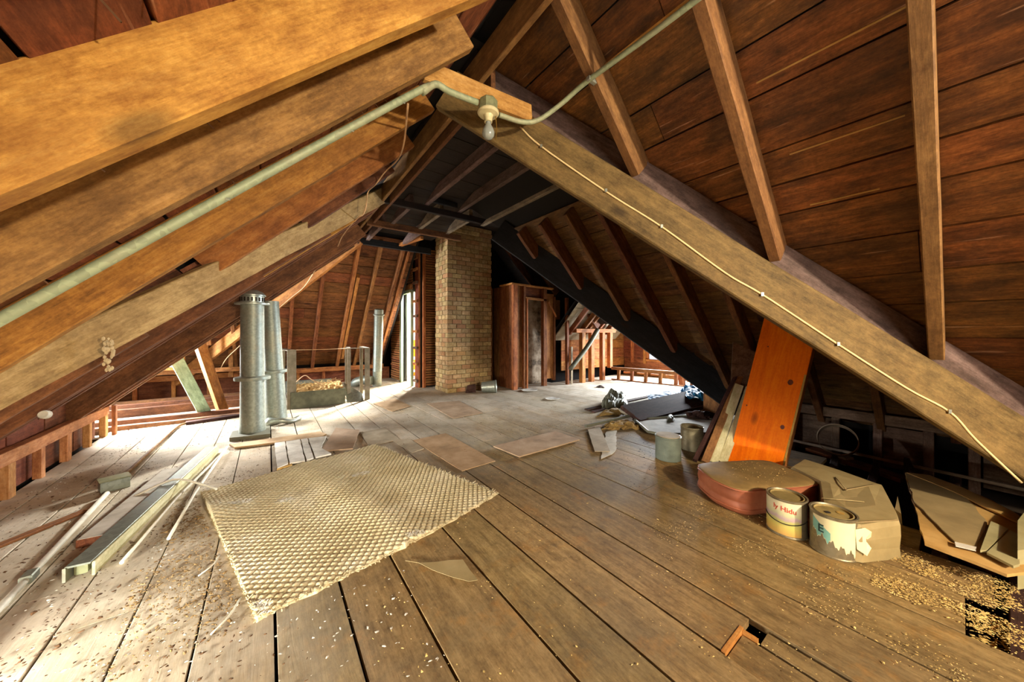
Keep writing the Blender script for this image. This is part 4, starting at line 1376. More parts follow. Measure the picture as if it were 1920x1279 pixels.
scrap([(601, 848), (630, 804), (674, 808), (662, 843)], M['hardpink'], 'tilted tan sheet lying just behind the rug far edge', seed=1, t=.012, z=.01)
scrap([(676, 812), (721, 802), (749, 824), (692, 838)], M['tilegrey'], 'grey square sheet touching the far corner of the rug', seed=2)
scrap([(774, 826), (836, 813), (929, 865), (866, 884)], M['hardboard'], 'large tan sheet right of the rug far corner', seed=3)
scrap([(925, 838), (1040, 810), (1087, 826), (974, 858)], M['hardpink'], 'wide pinkish sheet raised on the middle of the floor', seed=4, z=.012, t=.01)
scrap([(1102, 806), (1125, 801), (1144, 847), (1115, 847)], M['tilegrey'], 'narrow pale strip crossing the white scrap near the clutter', seed=5, z=.012)
scrap([(1137, 810), (1156, 806), (1155, 844), (1148, 852), (1127, 861), (1130, 835)], M['white_chip'], 'torn white scrap under the narrow pale strip', seed=6, jag=.008)
scrap([(735, 826), (768, 823), (795, 842), (772, 850)], M['tilegrey'], 'small grey sheet between the rug corner and the large tan sheet', seed=7)
scrap([(760, 1052), (788, 1056), (868, 1050), (896, 1088), (880, 1091), (845, 1082), (812, 1070), (785, 1056)], M['paper'], 'torn brown paper scrap in front of the rug', 'paper', 'paper_scrap', seed=8, jag=.004, t=.002)
cb = empty('cracked_sheet', onz(565, 850), 'dusty cracked sheet of four strips at the rug far left edge', 'board')
cp = [((515, 833), (534, 830), (540, 872), (520, 880)), ((536, 830), (562, 826), (572, 866), (543, 871)), ((564, 826), (576, 824), (588, 861), (575, 865)), ((578, 824), (612, 820), (602, 842), (621, 853), (592, 860))]
for i, pl in enumerate(cp):
    prism('strip', [onz(x, y, .015) for x, y in pl], .012, M['white_chip'], cb, jag=.003, seed=i)
prism('rim', [onz(519, 884, .0), onz(548, 876, .0), onz(547, 871, .0), onz(519, 878, .0)], .02, M['card'], cb)
scrap([(430, 836), (500, 826), (600, 812), (612, 816), (600, 822), (440, 842)], M['hardboard'], 'long brown lath strip in front of the vent pipes', 'strip', 'lath_strip', seed=9, t=.015)
scrap([(700, 757), (742, 748), (770, 762), (735, 772)], M['hardboard'], 'small brown sheet right of the steel frames', seed=10)
scrap([(800, 757), (860, 752), (905, 775), (850, 785)], M['hardpink'], 'brown sheet in front of the chimney', seed=11)

# metal channel, rods, conduit on the left floor
mc = empty('metal_channel', onz(300, 960), 'long grey metal light channel lying on the dusty left floor', 'channel')
p0, p1 = V3((-.615, 2.22, .0)), V3((-.36, 3.82, .0))
beam('tray', p0 + V3((-.035, 0, .055)), p1 + V3((-.035, 0, .055)), .075, .008, M['galv'], mc, ch=.002)
beam('flange', p0 + V3((.008, 0, .0)), p1 + V3((.008, 0, .0)), .010, .06, M['pale'], mc, ch=.002)
beam('flange', p0 + V3((-.072, 0, .0)), p1 + V3((-.072, 0, .0)), .010, .06, M['galv'], mc, ch=.002)
beam('socket', p0 + V3((-.035, .03, .005)), p0 + V3((-.03, .08, .005)), .04, .04, M['metal_box'], mc)
tube('tie', [p0.lerp(p1, .5) + V3((-.2, -.02, .03)), p0.lerp(p1, .52) + V3((-.06, 0, .075)), p0.lerp(p1, .53) + V3((.02, -.02, .075)), p0.lerp(p1, .5) + V3((.16, -.06, .03)), p0.lerp(p1, .48) + V3((.22, -.1, .02))], .007, M['whiterod'], mc, seg=6, k=5)
o = tube('rod', [onz(228, 1055, .012), onz(330, 935, .02), onz(421, 846, .02)], .008, M['whiterod'], seg=8)
tag(o, 'white rod lying along the right side of the metal channel', 'rod')
o = tube('rod', [onz(316, 1010, .012), onz(365, 925, .03), onz(426, 838, .03)], .008, M['whiterod'], seg=8)
tag(o, 'white rod crossing the tie string toward the rug corner', 'rod')
o = beam('brown_plank', V3((-.68, 2.53, .0)), V3((-.56, 3.45, .0)), .14, .04, M['kneeback'], None, ch=.003)
tag(o, 'dusty brown plank between the channel and the floor conduit', 'plank')
prism('dust_layer', [V3((-.745, 2.535, .0405)), V3((-.62, 2.52, .0405)), V3((-.50, 3.44, .0405)), V3((-.62, 3.46, .0405))], .002, M['white_chip'], o)
fc = empty('floor_conduit', onz(215, 915), 'pale conduit with a square junction box on the left floor', 'conduit')
tube('pipe', [V3((-.80, .9, .014)), V3((-.81, 2.1, .014)), V3((-.825, 3.22, .022))], .013, M['whiterod'], fc, seg=10)
tube('pipe', [V3((-.83, 3.46, .022)), V3((-.82, 4.2, .016)), V3((-.80, 5.0, .016)), V3((-.74, 5.18, .016)), V3((-.55, 5.30, .016)), V3((-.2, 5.40, .016))], .013, M['midbrown'], fc, seg=10, k=4)
beam('coupling', V3((-.811, 2.30, .0)), V3((-.812, 2.36, .0)), .036, .034, M['galv'], fc)
beam('junction_box', V3((-.89, 3.34, .0)), V3((-.77, 3.385, .0)), .10, .07, M['galv'], fc, ch=.004)
beam('box_lid', V3((-.895, 3.338, .07)), V3((-.765, 3.387, .07)), .11, .006, M['metal_box'], fc, ch=.002)
o = beam('lath_strip', V3((-1.28, 2.5, .0)), V3((-.86, 3.02, .0)), .045, .015, M['midbrown'], None)
tag(o, 'dark batten lying left of the floor junction box', 'strip')
o = beam('flat_strip', V3((-.75, 5.2, .0)), V3((.1, 5.38, .0)), .09, .03, M['dkbrown'], None)
tag(o, 'dark brown strip lying behind the vent pipes', 'strip')
for i, (a, b) in enumerate((((395, 1190), (452, 1120)), ((372, 1080), (412, 1040)))):
    o = tube('twig', [onz(*a, .01), onz((a[0] + b[0]) / 2 + 6, (a[1] + b[1]) / 2, .02), onz(*b, .01)], .003, M['whiterod'], seg=6, k=4)
    tag(o, ('pale curled splinter on the floor left of the rug near corner', 'thin pale splinter beside the left edge of the rug')[i], 'splinter')

# ------------------------------------------------------------------ right foreground things
outl = [(1310, 878), (1317, 870), (1364, 866), (1431, 864), (1468, 874), (1529, 894), (1539, 903), (1515, 912), (1441, 918), (1391, 920), (1340, 901)]
top = catmull([onz(x, y, .14) for x, y in outl + [outl[0]]], 5)[:-1]
cen = sum(top, V3()) / len(top)
n = len(top)
rings = [(.0, .97), (.012, 1.0), (.04, 1.02), (.06, 1.005), (.066, .995), (.072, 1.005), (.105, 1.02), (.128, 1.0), (.136, 1.012), (.142, 1.0), (.146, .96), (.152, .8), (.155, .4)]
vs = []
for z, s in rings:
    for p in top:
        q = cen + (p - cen) * s
        vs.append(V3((q.x - cen.x, q.y - cen.y, z + .004 * mnoise.noise(q * 9))))
fs = []
for i in range(len(rings) - 1):
    for j in range(n):
        fs.append((i * n + j, i * n + (j + 1) % n, (i + 1) * n + (j + 1) % n, (i + 1) * n + j))
fs.append(tuple(range(n)))
fs.append(tuple(range((len(rings) - 1) * n, len(rings) * n)))
me = mk('cushion', vs, fs, True)
me.materials.append(M['vinyl'])
me.materials.append(M['vinyl_dust'])
for p in me.polygons:
    if p.center.z > .143:
        p.material_index = 1
cu = link('cushion', me, Matrix.Translation(V3((cen.x, cen.y, 0))))
tag(cu, 'red brown vinyl seat cushion with dusty top behind the paint cans', 'cushion')
tube('piping', [V3((cen.x, cen.y, 0)) + V3(((p - cen).x * 1.015, (p - cen).y * 1.015, .138)) for p in top + [top[0]]], .004, M['vinyl'], cu, seg=6)
tube('piping', [V3((cen.x, cen.y, 0)) + V3(((p - cen).x * 1.02, (p - cen).y * 1.02, .03)) for p in top + [top[0]]], .004, M['vinyl'], cu, seg=6)


def curved_sheet(name, rad, th0, th1, zlo, zhi, mat, c, parent, nth=28, nz=8, fn=None):
    vs, fs = [], []
    for i in range(nth + 1):
        t = th0 + (th1 - th0) * i / nth
        lo = fn(i / nth) if fn else zlo
        hi = zhi if not callable(zhi) else zhi(i / nth)
        for j in range(nz + 1):
            z = lo + (hi - lo) * j / nz
            vs.append((rad * math.cos(t), rad * math.sin(t), z))
    for i in range(nth):
        for j in range(nz):
            fs.append((i * (nz + 1) + j, (i + 1) * (nz + 1) + j, (i + 1) * (nz + 1) + j + 1, i * (nz + 1) + j + 1))
    return link(name, mk(name, vs, fs, True), Matrix.Translation(c), mat, parent)


def curved_text(s, rad, thc, z, size, mat, c, parent, slant=0.0, name='lettering'):
    cu_ = bpy.data.curves.new('t', 'FONT')
    cu_.body = s
    cu_.size = size
    cu_.align_x = 'CENTER'
    cu_.offset = size * .02
    ob = bpy.data.objects.new('t', cu_)
    COL.objects.link(ob)
    dg = bpy.context.evaluated_depsgraph_get()
    me = bpy.data.meshes.new_from_object(ob.evaluated_get(dg))
    bpy.data.objects.remove(ob)
    bm = bmesh.new()
    bm.from_mesh(me)
    bmesh.ops.triangulate(bm, faces=bm.faces)
    bmesh.ops.subdivide_edges(bm, edges=[e for e in bm.edges if e.calc_length() > size * .15], cuts=2)
    for v in bm.verts:
        x, y = v.co.x, v.co.y
        t = thc + x / rad
        v.co = (rad * math.cos(t), rad * math.sin(t), z + y + x * slant)
    bm.to_mesh(me)
    bm.free()
    me.materials.clear()
    return link(name, me, Matrix.Translation(c), mat, parent)


def can(c, lab, body):
    e = empty('paint_can', c, lab, 'can')
    R_, H_ = .084, .19
    lathe('body', [(0, 0), (R_ + .002, 0), (R_ + .003, .004), (R_, .008), (R_, H_ - .008), (R_ + .003, H_ - .004), (R_ + .003, H_), (R_ - .004, H_), (R_ - .007, H_ - .006), (R_ - .010, H_ - .004), (R_ - .014, H_ - .004)], Matrix.Translation(c), M['tin'], e, seg=48)
    lathe('lid', [(R_ - .012, H_ - .003), (R_ - .016, H_ - .002), (R_ - .018, H_ - .010), (R_ - .022, H_ - .010), (0, H_ - .008)], Matrix.Translation(c), body, e, seg=48)
    return e


M['lab_white'] = plain('cream_label_paper', '#e6dcae', 0.6, noise_amt=0.08)
M['lab_teal'] = plain('teal_label_paper', '#7fb6a4', 0.6, noise_amt=0.1)
M['ink_red'] = plain('red_ink', '#c64a35', 0.6, noise_amt=0.05)
M['ink_dark'] = plain('dark_ink', '#2b4440', 0.6, noise_amt=0.05)
m_ = NT('printed_landscape_label', .6)
tcx = m_.n('ShaderNodeTexCoord')
sp = m_.n('ShaderNodeSeparateXYZ')
m_.l(tcx.outputs['Object'], sp.inputs[0])
nn = m_.noise(tcx.outputs['Object'], 14, 3)
hh = m_.math('ADD', m_.math('DIVIDE', sp.outputs[2], .19), m_.math('MULTIPLY', m_.math('SUBTRACT', nn, .5), .25))
M['lab_print'] = m_.color(m_.ramp(hh, [(.05, '#c99a50'), (.28, '#c9b95e'), (.42, '#b9b56a'), (.50, '#b79aa0'), (.60, '#c9c79a'), (.75, '#ded6b0')]))
c1 = onz(1475, 995)
c1.z = 0
k1 = can(c1, 'paint can with a printed landscape label and red lettering', M['lid'])
th = math.atan2(-c1.y, -c1.x)
lb1 = curved_sheet('label', .0848, th - 1.9, th + .75, .012, .178, M['lab_print'], c1, k1)
curved_text('ly Hidu', .0856, th - .10, .132, .034, M['ink_red'], c1, lb1, slant=-.10)
ln = [(.085 * math.cos(t), .085 * math.sin(t)) for t in np.linspace(th - 1.4, th + 1.2, 20)]
tube('wire_handle', [c1 + V3((x * 1.03, y * 1.03, .092 - .022 * math.sin(math.pi * i / 19))) for i, (x, y) in enumerate(ln)], .0022, M['speck'], k1, seg=6)
c2 = onz(1562, 1032)
c2.z = 0
k2 = can(c2, 'paint can with a torn white and teal label marked E', M['lid'])
th = math.atan2(-c2.y, -c2.x)


def torn(t):
    return .10 - .07 * t + .012 * math.sin(t * 31) + .006 * math.sin(t * 83)


curved_sheet('label', .0850, th - .95, th + 1.05, .02, .176, M['lab_white'], c2, k2, nth=60, fn=torn)
lb2 = curved_sheet('label_teal', .0853, th - .95, th - .10, .05, lambda t: .168 - .055 * t, M['lab_teal'], c2, k2, nth=30, fn=lambda t: torn(t * .42) + .003)
curved_text('E', .0858, th - .52, .105, .05, M['ink_dark'], c2, lb2)
vs = [(0, 0, 0), (.05, .004, .012), (.075, .012, .0), (.085, .0, -.03), (.06, -.004, -.05), (.075, .01, -.075), (.05, .012, -.11), (.01, .0, -.09)]
tR = th + 1.0
W = Matrix.Translation(c2 + V3((.085 * math.cos(tR), .085 * math.sin(tR), .15))) @ Matrix(((-math.sin(tR) * .6 + math.cos(tR) * .5, math.cos(tR), 0), (math.cos(tR) * .6 + math.sin(tR) * .5, math.sin(tR), 0), (0, 0, 1))).to_4x4()
link('torn_flap', mk('torn_flap', vs + [(x, y + .001, z) for x, y, z in vs], [tuple(range(8)), tuple(range(8, 16))] + [(i, (i + 1) % 8, 8 + (i + 1) % 8, 8 + i) for i in range(8)]), W, M['lab_white'], k2)
lathe('lid_spot', [(0, .1835), (.012, .1835)], Matrix.Translation(c2 + V3((-.02, .015, 0))), M['speck'], k2, seg=12)
lathe('lid_spot', [(0, .1832), (.016, .1832)], Matrix.Translation(c2 + V3((.02, -.022, 0))), M['yellow'], k2, seg=12)

# wrapped package
zt = .17
tp = [(1484, 874), (1508, 859), (1572, 881), (1643, 904), (1654, 907), (1681, 960), (1686, 976), (1616, 984), (1584, 979), (1545, 945), (1538, 900)]
tpw = [onz(x, y, zt) for x, y in tp]
cen = sum(tpw, V3()) / len(tpw)
vs, fs = [], []
N = len(tpw)
lev = [(.0, 1.03), (.05, 1.01), (.10, 1.03), (.15, 1.02), (.168, .98), (.176, .6), (.172, .25)]
for z, s in lev:
    for p in tpw:
        q = cen + (p - cen) * s
        vs.append((q.x - cen.x, q.y - cen.y, z + .012 * mnoise.noise(q * 4 + V3((0, 0, z * 20)))))
for i in range(len(lev) - 1):
    for j in range(N):
        fs.append((i * N + j, i * N + (j + 1) % N, (i + 1) * N + (j + 1) % N, (i + 1) * N + j))
fs.append(tuple(range(N)))
fs.append(tuple(range((len(lev) - 1) * N, len(lev) * N)))
pk = link('wrapped_package', mk('wrapped_package', vs, fs), Matrix.Translation(V3((cen.x, cen.y, -.0))), M['paper'])
tag(pk, 'bulky package wrapped in dusty creased paper behind the paint cans', 'package')
for i, (a, b) in enumerate((((1566, 895), (1586, 917)), ((1586, 919), (1643, 908)), ((1540, 934), (1620, 941)), ((1600, 980), (1684, 975)))):
    tube('fold', [onz(*a, zt + .008), onz((a[0] + b[0]) / 2, (a[1] + b[1]) / 2, zt + .011), onz(*b, zt + .008)], .003, M['paper'], pk, seg=5)

# torn panel at right edge
zp = .10
tpn = empty('torn_panel', onz(1800, 990, zp), 'delaminated tan panel lying at the right edge over the gap', 'panel')
prism('sheet', [onz(x, y, zp) for x, y in ((1697, 886), (1740, 892), (1805, 915), (1860, 938), (1935, 985), (1935, 1072), (1888, 1077), (1734, 1018))], -.012, M['card'], tpn, jag=.004, seed=2)
prism('top_ply', [onz(x, y, zp + .004) for x, y in ((1700, 889), (1745, 896), (1800, 916), (1851, 983), (1831, 1026), (1791, 1018), (1713, 941))], .006, M['paper'], tpn, jag=.004, seed=3)
prism('ply_strip', [onz(x, y, zp + .006) for x, y in ((1700, 888), (1742, 893), (1806, 917), (1900, 962), (1930, 984), (1915, 985), (1850, 955), (1790, 925))], .008, M['card'], tpn, jag=.003, seed=4)
prism('white_edge', [onz(x, y, zp + .012) for x, y in ((1790, 1017), (1831, 1027), (1830, 1034), (1792, 1025))], .003, M['white_chip'], tpn)
prism('broken_tile', [onz(x, y, zp + .014) for x, y in ((1838, 1036), (1858, 981), (1890, 995), (1850, 1036))], .010, M['greycard'], tpn)
prism('broken_tile', [onz(x, y, zp + .014) for x, y in ((1850, 1040), (1894, 998), (1908, 1005), (1912, 1062), (1900, 1066))], .010, M['greycard'], tpn)
beam('support', onz(1700, 905, -.1), onz(1742, 1018, -.1), .03, .19, M['dkbrown'], tpn)
beam('support', onz(1735, 1024, -.1), onz(1870, 1080, -.1), .03, .18, M['kneeback'], tpn)
o = prism('green_panel', [onz(1908, 1040, .0), onz(1935, 1000, .0), onz(1945, 1100, .0), onz(1908, 1106, .0)], .16, M['greycard'])
tag(o, 'pale green block cut by the right edge of the floor', 'block')
o = beam('dark_plank', onz(1520, 845, -.06), onz(1700, 905, -.06), .12, .03, M['kneeback'], None)
tag(o, 'dark red brown plank sloping behind the wrapped package', 'plank')
o = prism('paper_flap', [onz(1685, 950, .02), onz(1692, 985, .0), onz(1680, 975, .0)], (.0, .004, .06), M['paper'])
tag(o, 'small upright torn paper flap right of the wrapped package', 'paper')

# orange pine shelf
BL, BRr = V3((3.0, 1.12, .0)), V3((3.06, .78, .0))
TL = V3((3.34, .975, 1.165))
up = (TL - BL)
wv = BRr - BL
wv = wv - up.normalized() * wv.dot(up.normalized())
dep = up.cross(wv).normalized()
if dep.x < 0:
    dep = -dep
sh = empty('pine_shelf', BL, 'bright orange varnished pine shelf unit leaning behind the cushion', 'shelf')
wn_, un_ = wv.normalized(), up.normalized()
UL = up.length
Wd = wv.length


def sbox(name, o, lx, ly, lz, mat, ax=(None, None, None)):
    R = Matrix((un_, wn_, un_.cross(wn_))).transposed().to_4x4()
    sgn = 1 if un_.cross(wn_).dot(dep) > 0 else -1
    z0 = 0 if sgn > 0 else -lz
    me = boxmesh(name, lx, ly, lz, .003, 0, z0)
    return link(name, me, Matrix.Translation(o) @ R, mat, sh)


sbox('front_board', BL, UL, Wd, .02, M['pine'])
M['knot'] = plain('dark_red_knot', '#5a1e08', 0.5, c2='#742c0c', scale=40)
fn_ = un_.cross(wn_)
if fn_.dot(dep) > 0:
    fn_ = -fn_
for px, py, rr in ((1482, 717, .017), (1467, 801, .013), (1440, 650, .005), (1400, 760, .005)):
    d_ = fn_.dot(BL + fn_ * .0012)
    kp = on_plane(px, py, tuple(fn_), d_)
    lathe('knot', [(0, 0), (rr * .6, .0004), (rr, 0)], frame(kp, un_, fn_) @ Matrix.Diagonal((1.3, 1, 1, 1)), M['knot'], sh, seg=16)
o = sbox('side_board', BRr + dep * .02 - wn_ * .022, UL, .022, .24, M['pine_in'])
tag(o, 'raw pine side board')
sbox('side_board', BL + dep * .02, UL, .022, .24, M['pine_in'])
sbox('end_cap', TL - wn_ * .05 - dep * .02, .015, Wd + .06, .26, M['dkbrown'])
sbox('corner_strip', BRr - wn_ * .012 - dep * .003, UL * .62, .012, .003, M['yellow'])

# boards leaning beside the shelf
lb = [((1299, 864), V3((3.62, 1.22, .80)), 'dkbrown', .09, .03, 'black edged board leaning nearest the tin can', 'leaning_board'),
      ((1321, 868), V3((3.58, 1.19, .77)), 'midbrown', .055, .025, 'mid brown board leaning between the black board and pale boards', 'leaning_board'),
      ((1336, 868), V3((3.37, 1.17, .57)), 'pale', .065, .02, 'pale green board leaning left of its pale twin', 'leaning_board'),
      ((1354, 868), V3((3.40, 1.10, .55)), 'pale', .06, .02, 'pale green board leaning against the orange shelf', 'leaning_board')]
for pb_, tp_, m, w, t, lab, nm in lb:
    b = onz(*pb_)
    o = beam(nm, b, tp_, w, t, M[m], None, up=((-.9, -.45, .3) if m in ('pale', 'midbrown') else (.55, -.75, .2)), ch=.002)
    tag(o, lab, 'board')
o = beam('leaning_board', V3((2.93, 1.30, 0)), V3((3.70, 1.26, .80)), .10, .015, M['dkbrown'], None, up=(.55, -.75, .2), ch=.002)
tag(o, 'dark thin board behind the other leaning boards', 'board')
o = prism('grey_sheet', [(3.38, 1.24, .5), (3.52, 1.06, .5), (3.52, 1.06, .85), (3.38, 1.22, .96)], (.02, .01, 0), M['stud_d'])
tag(o, 'dull grey panel behind the top of the orange shelf', 'panel')

# pails
gp = empty('grey_pail', (2.67, 1.44, 0), 'upright grey green cylinder pail with a dusty lid', 'pail')
Wg = Matrix.Translation((2.67, 1.44, 0))
lathe('body', [(0, 0), (.095, 0), (.098, .004), (.098, .175), (.102, .178), (.102, .188), (.096, .19), (0, .19)], Wg, M['greypail'], gp, seg=40)
lathe('lid', [(.094, .189), (.09, .194), (0, .196)], Wg, M['tilegrey'], gp, seg=40)
tc_ = empty('tin_can', (3.13, 1.42, 0), 'ribbed rusty tin can open at the top beside leaning boards', 'can')
Wt = Matrix.Translation((3.06, 1.43, 0))
prof = [(0, 0), (.09, 0)]
for k in range(9):
    prof += [(.09 + .0025 * (k % 2), .02 + k * .018)]
prof += [(.092, .195), (.096, .2), (.092, .205), (.086, .2), (.084, .03), (0, .03)]
lathe('body', prof, Wt, M['tin'], tc_, seg=40)
hp = empty('wooden_hoop', V3((3.98, .62, .2)), 'grey bentwood hoop leaning on the shadowed knee wall', 'hoop')
Wh = frame(V3((3.95, .63, .115)), (0, 1, .2), V3((-.9, .1, .45)))
lathe('band', [(.124, -.035), (.130, -.035), (.130, .04), (.124, .04), (.124, -.035)], Wh, M['hoop'], hp, seg=40)
o = beam('wood_block', V3((3.92, .60, -.08)), V3((3.99, .56, -.08)), .06, .07, M['hoop'], None)
tag(o, 'small grey wood block propping the bentwood hoop', 'block')

# ------------------------------------------------------------------ clutter heap at the foot of the black beam


def crumple(name, pts, h, mat, label, cat, seed=0, nn_=14, amp=.05):
    """crumpled sheet spread between 4 corner points"""
    a, b, c, d = [V3(p) for p in pts]
    vs = []
    for j in range(nn_ + 1):
        for i in range(nn_ + 1):
            u, v = i / nn_, j / nn_
            p = a * (1 - u) * (1 - v) + b * u * (1 - v) + c * u * v + d * (1 - u) * v
            bell = math.sin(math.pi * u) * math.sin(math.pi * v)
            q = V3((p.x * 6 + seed, p.y * 6, seed * 3.1))
            p = p + V3((amp * .5 * mnoise.noise(q * .8), amp * .5 * mnoise.noise(q * .8 + V3((5, 1, 0))), h * bell ** .6 * (.6 + .8 * abs(mnoise.noise(q))) + amp * abs(mnoise.noise(q * 2.1))))
            vs.append(p)
    fs = [(j * (nn_ + 1) + i, j * (nn_ + 1) + i + 1, (j + 1) * (nn_ + 1) + i + 1, (j + 1) * (nn_ + 1) + i) for j in range(nn_) for i in range(nn_)]
    base = len(vs)
    vs2 = vs + [v + V3((0, 0, -.006)) for v in vs]
    fs2 = fs + [tuple(base + q for q in f) for f in fs]
    o = link(name, mk(name, vs2, fs2), Matrix.Identity(4), mat)
    return tag(o, label, cat)


crumple('tarp', [onz(1268, 733, .08), onz(1322, 734, .05), onz(1334, 757, .06), onz(1290, 748, .12)], .15, M['tarp'], 'crumpled blue plastic tarp at the foot of the black beam', 'tarp', 2, amp=.08)
crumple('tarp_strip', [onz(1214, 741, .08), onz(1278, 733, .13), onz(1276, 741, .13), onz(1216, 750, .10)], .04, M['tarp'], 'flat strip of blue tarp trailing over the dark planks', 'tarp', 4, amp=.03)
o = beam('dark_plank', onz(1167, 776, .02), onz(1305, 738, .12), .16, .03, M['tilegrey'], None, up=(.2, -.3, 1))
tag(o, 'dusty plank crossing the clutter heap under the blue strip', 'plank')
o = beam('dark_plank', onz(1188, 786, .02), onz(1330, 748, .04), .42, .05, M['dkbrown'], None, up=(-.35, -.45, 1))
tag(o, 'broad dark brown board in the middle of the clutter heap', 'plank')
o = beam('dark_plank', onz(1192, 792, .0), onz(1322, 760, .0), .10, .06, M['dkbrown'], None, up=(-.3, -.4, 1))
tag(o, 'dark narrow board along the front of the clutter heap', 'plank')
o = beam('dark_plank', onz(1100, 770, .01), onz(1230, 742, .04), .08, .02, M['dkbrown'], None)
tag(o, 'thin black strip pointing left out of the clutter heap', 'plank')
o = beam('dark_plank', onz(1112, 774, .0), onz(1180, 752, .02), .06, .02, M['dkbrown'], None)
tag(o, 'short black strip under the crumpled grey hood', 'plank')
o = beam('dark_plank', onz(1098, 802, .01), onz(1190, 780, .03), .03, .03, M['darkplate'], None)
tag(o, 'grey bar lying at the left tip of the clutter above the pale strips', 'bar')
crumple('grey_hood', [onz(1127, 770, .0), onz(1178, 764, .0), onz(1172, 744, .02), onz(1130, 752, .02)], .22, M['darkplate'], 'crumpled grey metal hood standing on the clutter', 'hood', 7, amp=.05)
crumple('insulation', [onz(1118, 783, 0), onz(1168, 779, 0), onz(1166, 770, 0), onz(1135, 772, 0)], .05, M['insul'], 'yellow insulation scrap under the dark planks', 'insulation', 9, amp=.05)
crumple('insulation', [onz(1128, 808, 0), onz(1202, 806, 0), onz(1178, 790, 0), onz(1140, 796, 0)], .05, M['insul'], 'yellow insulation tongue in front of the clutter heap', 'insulation', 11, amp=.06)
ty = empty('metal_tray', onz(1240, 800), 'large rimmed tray lying flat behind the grey pail', 'tray')
tr = [onz(x, y, .02) for x, y in ((1190, 789), (1215, 812), (1240, 817), (1330, 815), (1345, 790), (1280, 782))]
prism('base', tr, .008, M['white_chip'], ty)
tube('rim', [p + V3((0, 0, .012)) for p in tr + [tr[0]]], .014, M['darkplate'], ty, seg=8)
crumple('dark_bag', [onz(1290, 785, .02), onz(1340, 790, .02), onz(1345, 775, .05), onz(1285, 776, .05)], .05, M['dkbrown'], 'crumpled dark bag on the tray behind the boards', 'bag', 5, amp=.04)
crumple('foil_scrap', [onz(1250, 792, .03), onz(1266, 790, .03), onz(1262, 780, .03), onz(1252, 782, .03)], .06, M['darkplate'], 'small crumpled foil scrap on the metal tray', 'scrap', 6, 8, amp=.03)
o = beam('brown_block', onz(1345, 775, 0), onz(1345, 775, 0) + V3((0, 0, .27)), .3, .06, M['stud_r'], None, up=(-1, .2, 0))
tag(o, 'brown timber block end standing under the black beam', 'block')
o = beam('short_post', onz(1282, 722, 0), onz(1280, 722, 0) + V3((0, 0, .22)), .09, .09, M['stud_r'], None, up=(-1, .2, 0))
tag(o, 'short red brown post behind the blue tarp', 'post')
o = beam('short_post', onz(1297, 716, 0), onz(1297, 716, 0) + V3((0, 0, .2)), .09, .09, M['stud'], None, up=(-1, .2, 0))
tag(o, 'short orange post nearest the black beam behind the tarp', 'post')
o = crumple('dark_rag', [onz(1118, 727, 0), onz(1134, 728, 0), onz(1130, 724, 0), onz(1120, 724, 0)], .03, M['dkbrown'], 'dark rag on the white floor before the studs', 'rag', 3, 8, amp=.03)

# ------------------------------------------------------------------ loose debris


def chips(name, region, nchip, size, mat, label, seed, zoff=.002, lift=.5, dens=None):
    r = random.Random(seed)
    vs, fs = [], []
    k = 0
    tries = 0
    while k < nchip and tries < nchip * 12:
        tries += 1
        x, y = r.uniform(region[0], region[1]), r.uniform(region[2], region[3])
        if dens and r.random() > dens(x, y):
            continue
        s = size * r.uniform(.3, 1.3) * (1.6 if r.random() < .08 else 1)
        a = r.uniform(0, 6.28)
        e = s * r.uniform(.25, .8)
        u = V3((math.cos(a), math.sin(a), r.uniform(-lift, lift) * .4)) * s
        w = V3((-math.sin(a), math.cos(a), r.uniform(-lift, lift) * .6)) * e
        c = V3((x, y, zoff + s * .25 * lift + r.uniform(0, .004)))
        b = len(vs)
        for q in range(6):
            an = q * 1.047 + r.uniform(-.4, .4)
            rr = r.uniform(.45, 1.1)
            vs.append(c + u * math.cos(an) * rr + w * math.sin(an) * rr)
        vs.append(c + V3((0, 0, s * .35 * r.uniform(.3, 1))))
        fs += [(b + q, b + (q + 1) % 6, b + 6) for q in range(6)]
        k += 1
    o = link(name, mk(name, vs, fs), Matrix.Identity(4), mat)
    return tag(o, label, 'debris', kind='stuff')


def nz(x, y, f=3.0, o=0.0):
    return max(0, min(1, .5 + 1.1 * mnoise.noise(V3((x * f, y * f, o)))))


def not_rug(x, y):
    m = Matrix(((B.x - A.x, D.x - A.x), (B.y - A.y, D.y - A.y))).inverted() @ V3((x - A.x, y - A.y)).to_2d() if False else None
    u = B - A
    w = D - A
    det = u.x * w.y - u.y * w.x
    px, py = x - A.x, y - A.y
    s = (px * w.y - py * w.x) / det
    t = (u.x * py - u.y * px) / det
    return 0 if (-.02 < s < 1.06 and -.02 < t < 1.06) else 1


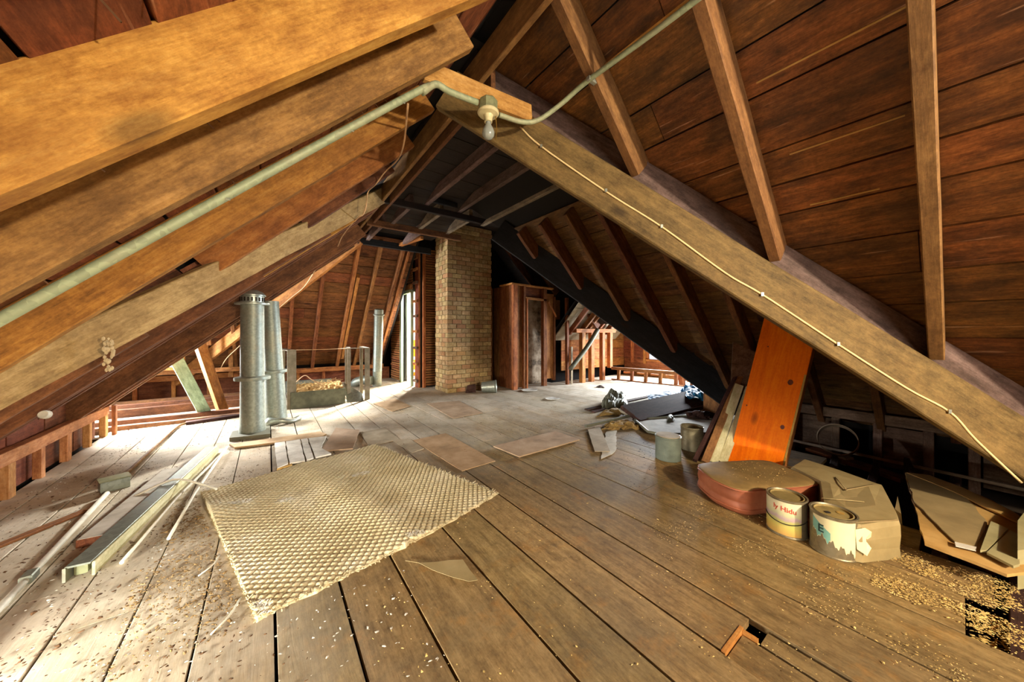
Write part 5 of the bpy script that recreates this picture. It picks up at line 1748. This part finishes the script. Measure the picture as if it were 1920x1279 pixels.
chips('plaster_crumbs', (-1.25, .1, .5, 5.2), 4200, .007, M['chip_dark'], 'dark plaster crumbs strewn over the dusty left floor', 1, dens=lambda x, y: nz(x, y, 2.6) ** 2 * not_rug(x, y))
chips('plaster_chips', (-1.25, .5, .5, 5.2), 2200, .007, M['white_chip'], 'white plaster flakes strewn over the left floor', 2, dens=lambda x, y: nz(x, y, 2.2, 4) ** 1.5 * not_rug(x, y))
chips('brown_rubble', (-.45, .05, 1.5, 2.8), 2200, .007, M['chip_brown'], 'brown plaster rubble between the channel and the rug', 3, dens=lambda x, y: nz(x, y, 3.5, 8) * not_rug(x, y))
chips('wood_shavings', (1.1, 2.5, -.2, 1.0), 2600, .0036, M['chip_lt'], 'pale wood shavings around the paint cans', 4, dens=lambda x, y: nz(x, y, 5, 2) ** 2 * (1 if x > 1.6 else .25))
chips('shaving_pile', (2.0, 2.5, -.14, .22), 3400, .0045, M['chip_lt'], 'thick drift of wood shavings before the wrapped package', 5, zoff=.003, dens=lambda x, y: 1 if y < .28 - (x - 2.0) * .3 and nz(x, y, 7, 5) > .4 else .04)
chips('shaving_pile', (1.95, 2.3, -.40, -.02), 1600, .009, M['chip_lt'], 'shavings and insulation filling the gap at the right edge', 6, zoff=-.07)
chips('shaving_sprinkle', (.2, 1.7, .3, 2.4), 420, .0045, M['chip_lt'], 'sparse pale shavings over the middle floor', 7, dens=lambda x, y: nz(x, y, 4, 1) ** 2 * not_rug(x, y))
chips('black_specks', (1.9, 3.2, 1.0, 2.9), 1300, .006, M['speck'], 'black specks scattered around the grey pail', 8, dens=lambda x, y: nz(x, y, 3, 3))
chips('grit', (.3, 3.4, 2.2, 5.2), 1700, .006, M['chip_dark'], 'brown grit scattered over the far floor', 9, dens=lambda x, y: nz(x, y, 2.4, 6) ** 2 * not_rug(x, y))
chips('cushion_dust', (cu.matrix_basis.translation.x - .2, cu.matrix_basis.translation.x + .2, cu.matrix_basis.translation.y - .14, cu.matrix_basis.translation.y + .14), 160, .004, M['chip_lt'], 'crumbs lying on the cushion top', 10, zoff=.156)

# ------------------------------------------------------------------ group phrases for repeats
GR = {'leaning_board': 'boards leaning beside the orange shelf', 'paint_can': 'paint cans by the cushion', 'steel_frame': 'steel hatch frames round the straw box',
      'vent_pipe': 'vent pipes standing on the left floor', 'plate': 'white discs on the far floor', 'dark_plank': 'planks in the clutter heap', 'insulation': 'insulation scraps at the clutter heap',
      'hardboard_sheet': 'loose sheets on the middle floor', 'rod': 'white rods by the metal channel', 'leaning_post': 'posts by the bright left opening', 'short_post': 'short posts behind the tarp',
      'twig': 'splinters left of the rug'}
for o in list(SC.objects):
    nm = o.name.split('.')[0]
    if o.parent is None and nm in GR and 'label' in o:
        if nm == 'dark_plank' and 'package' in o['label']:
            continue
        o['group'] = GR[nm]
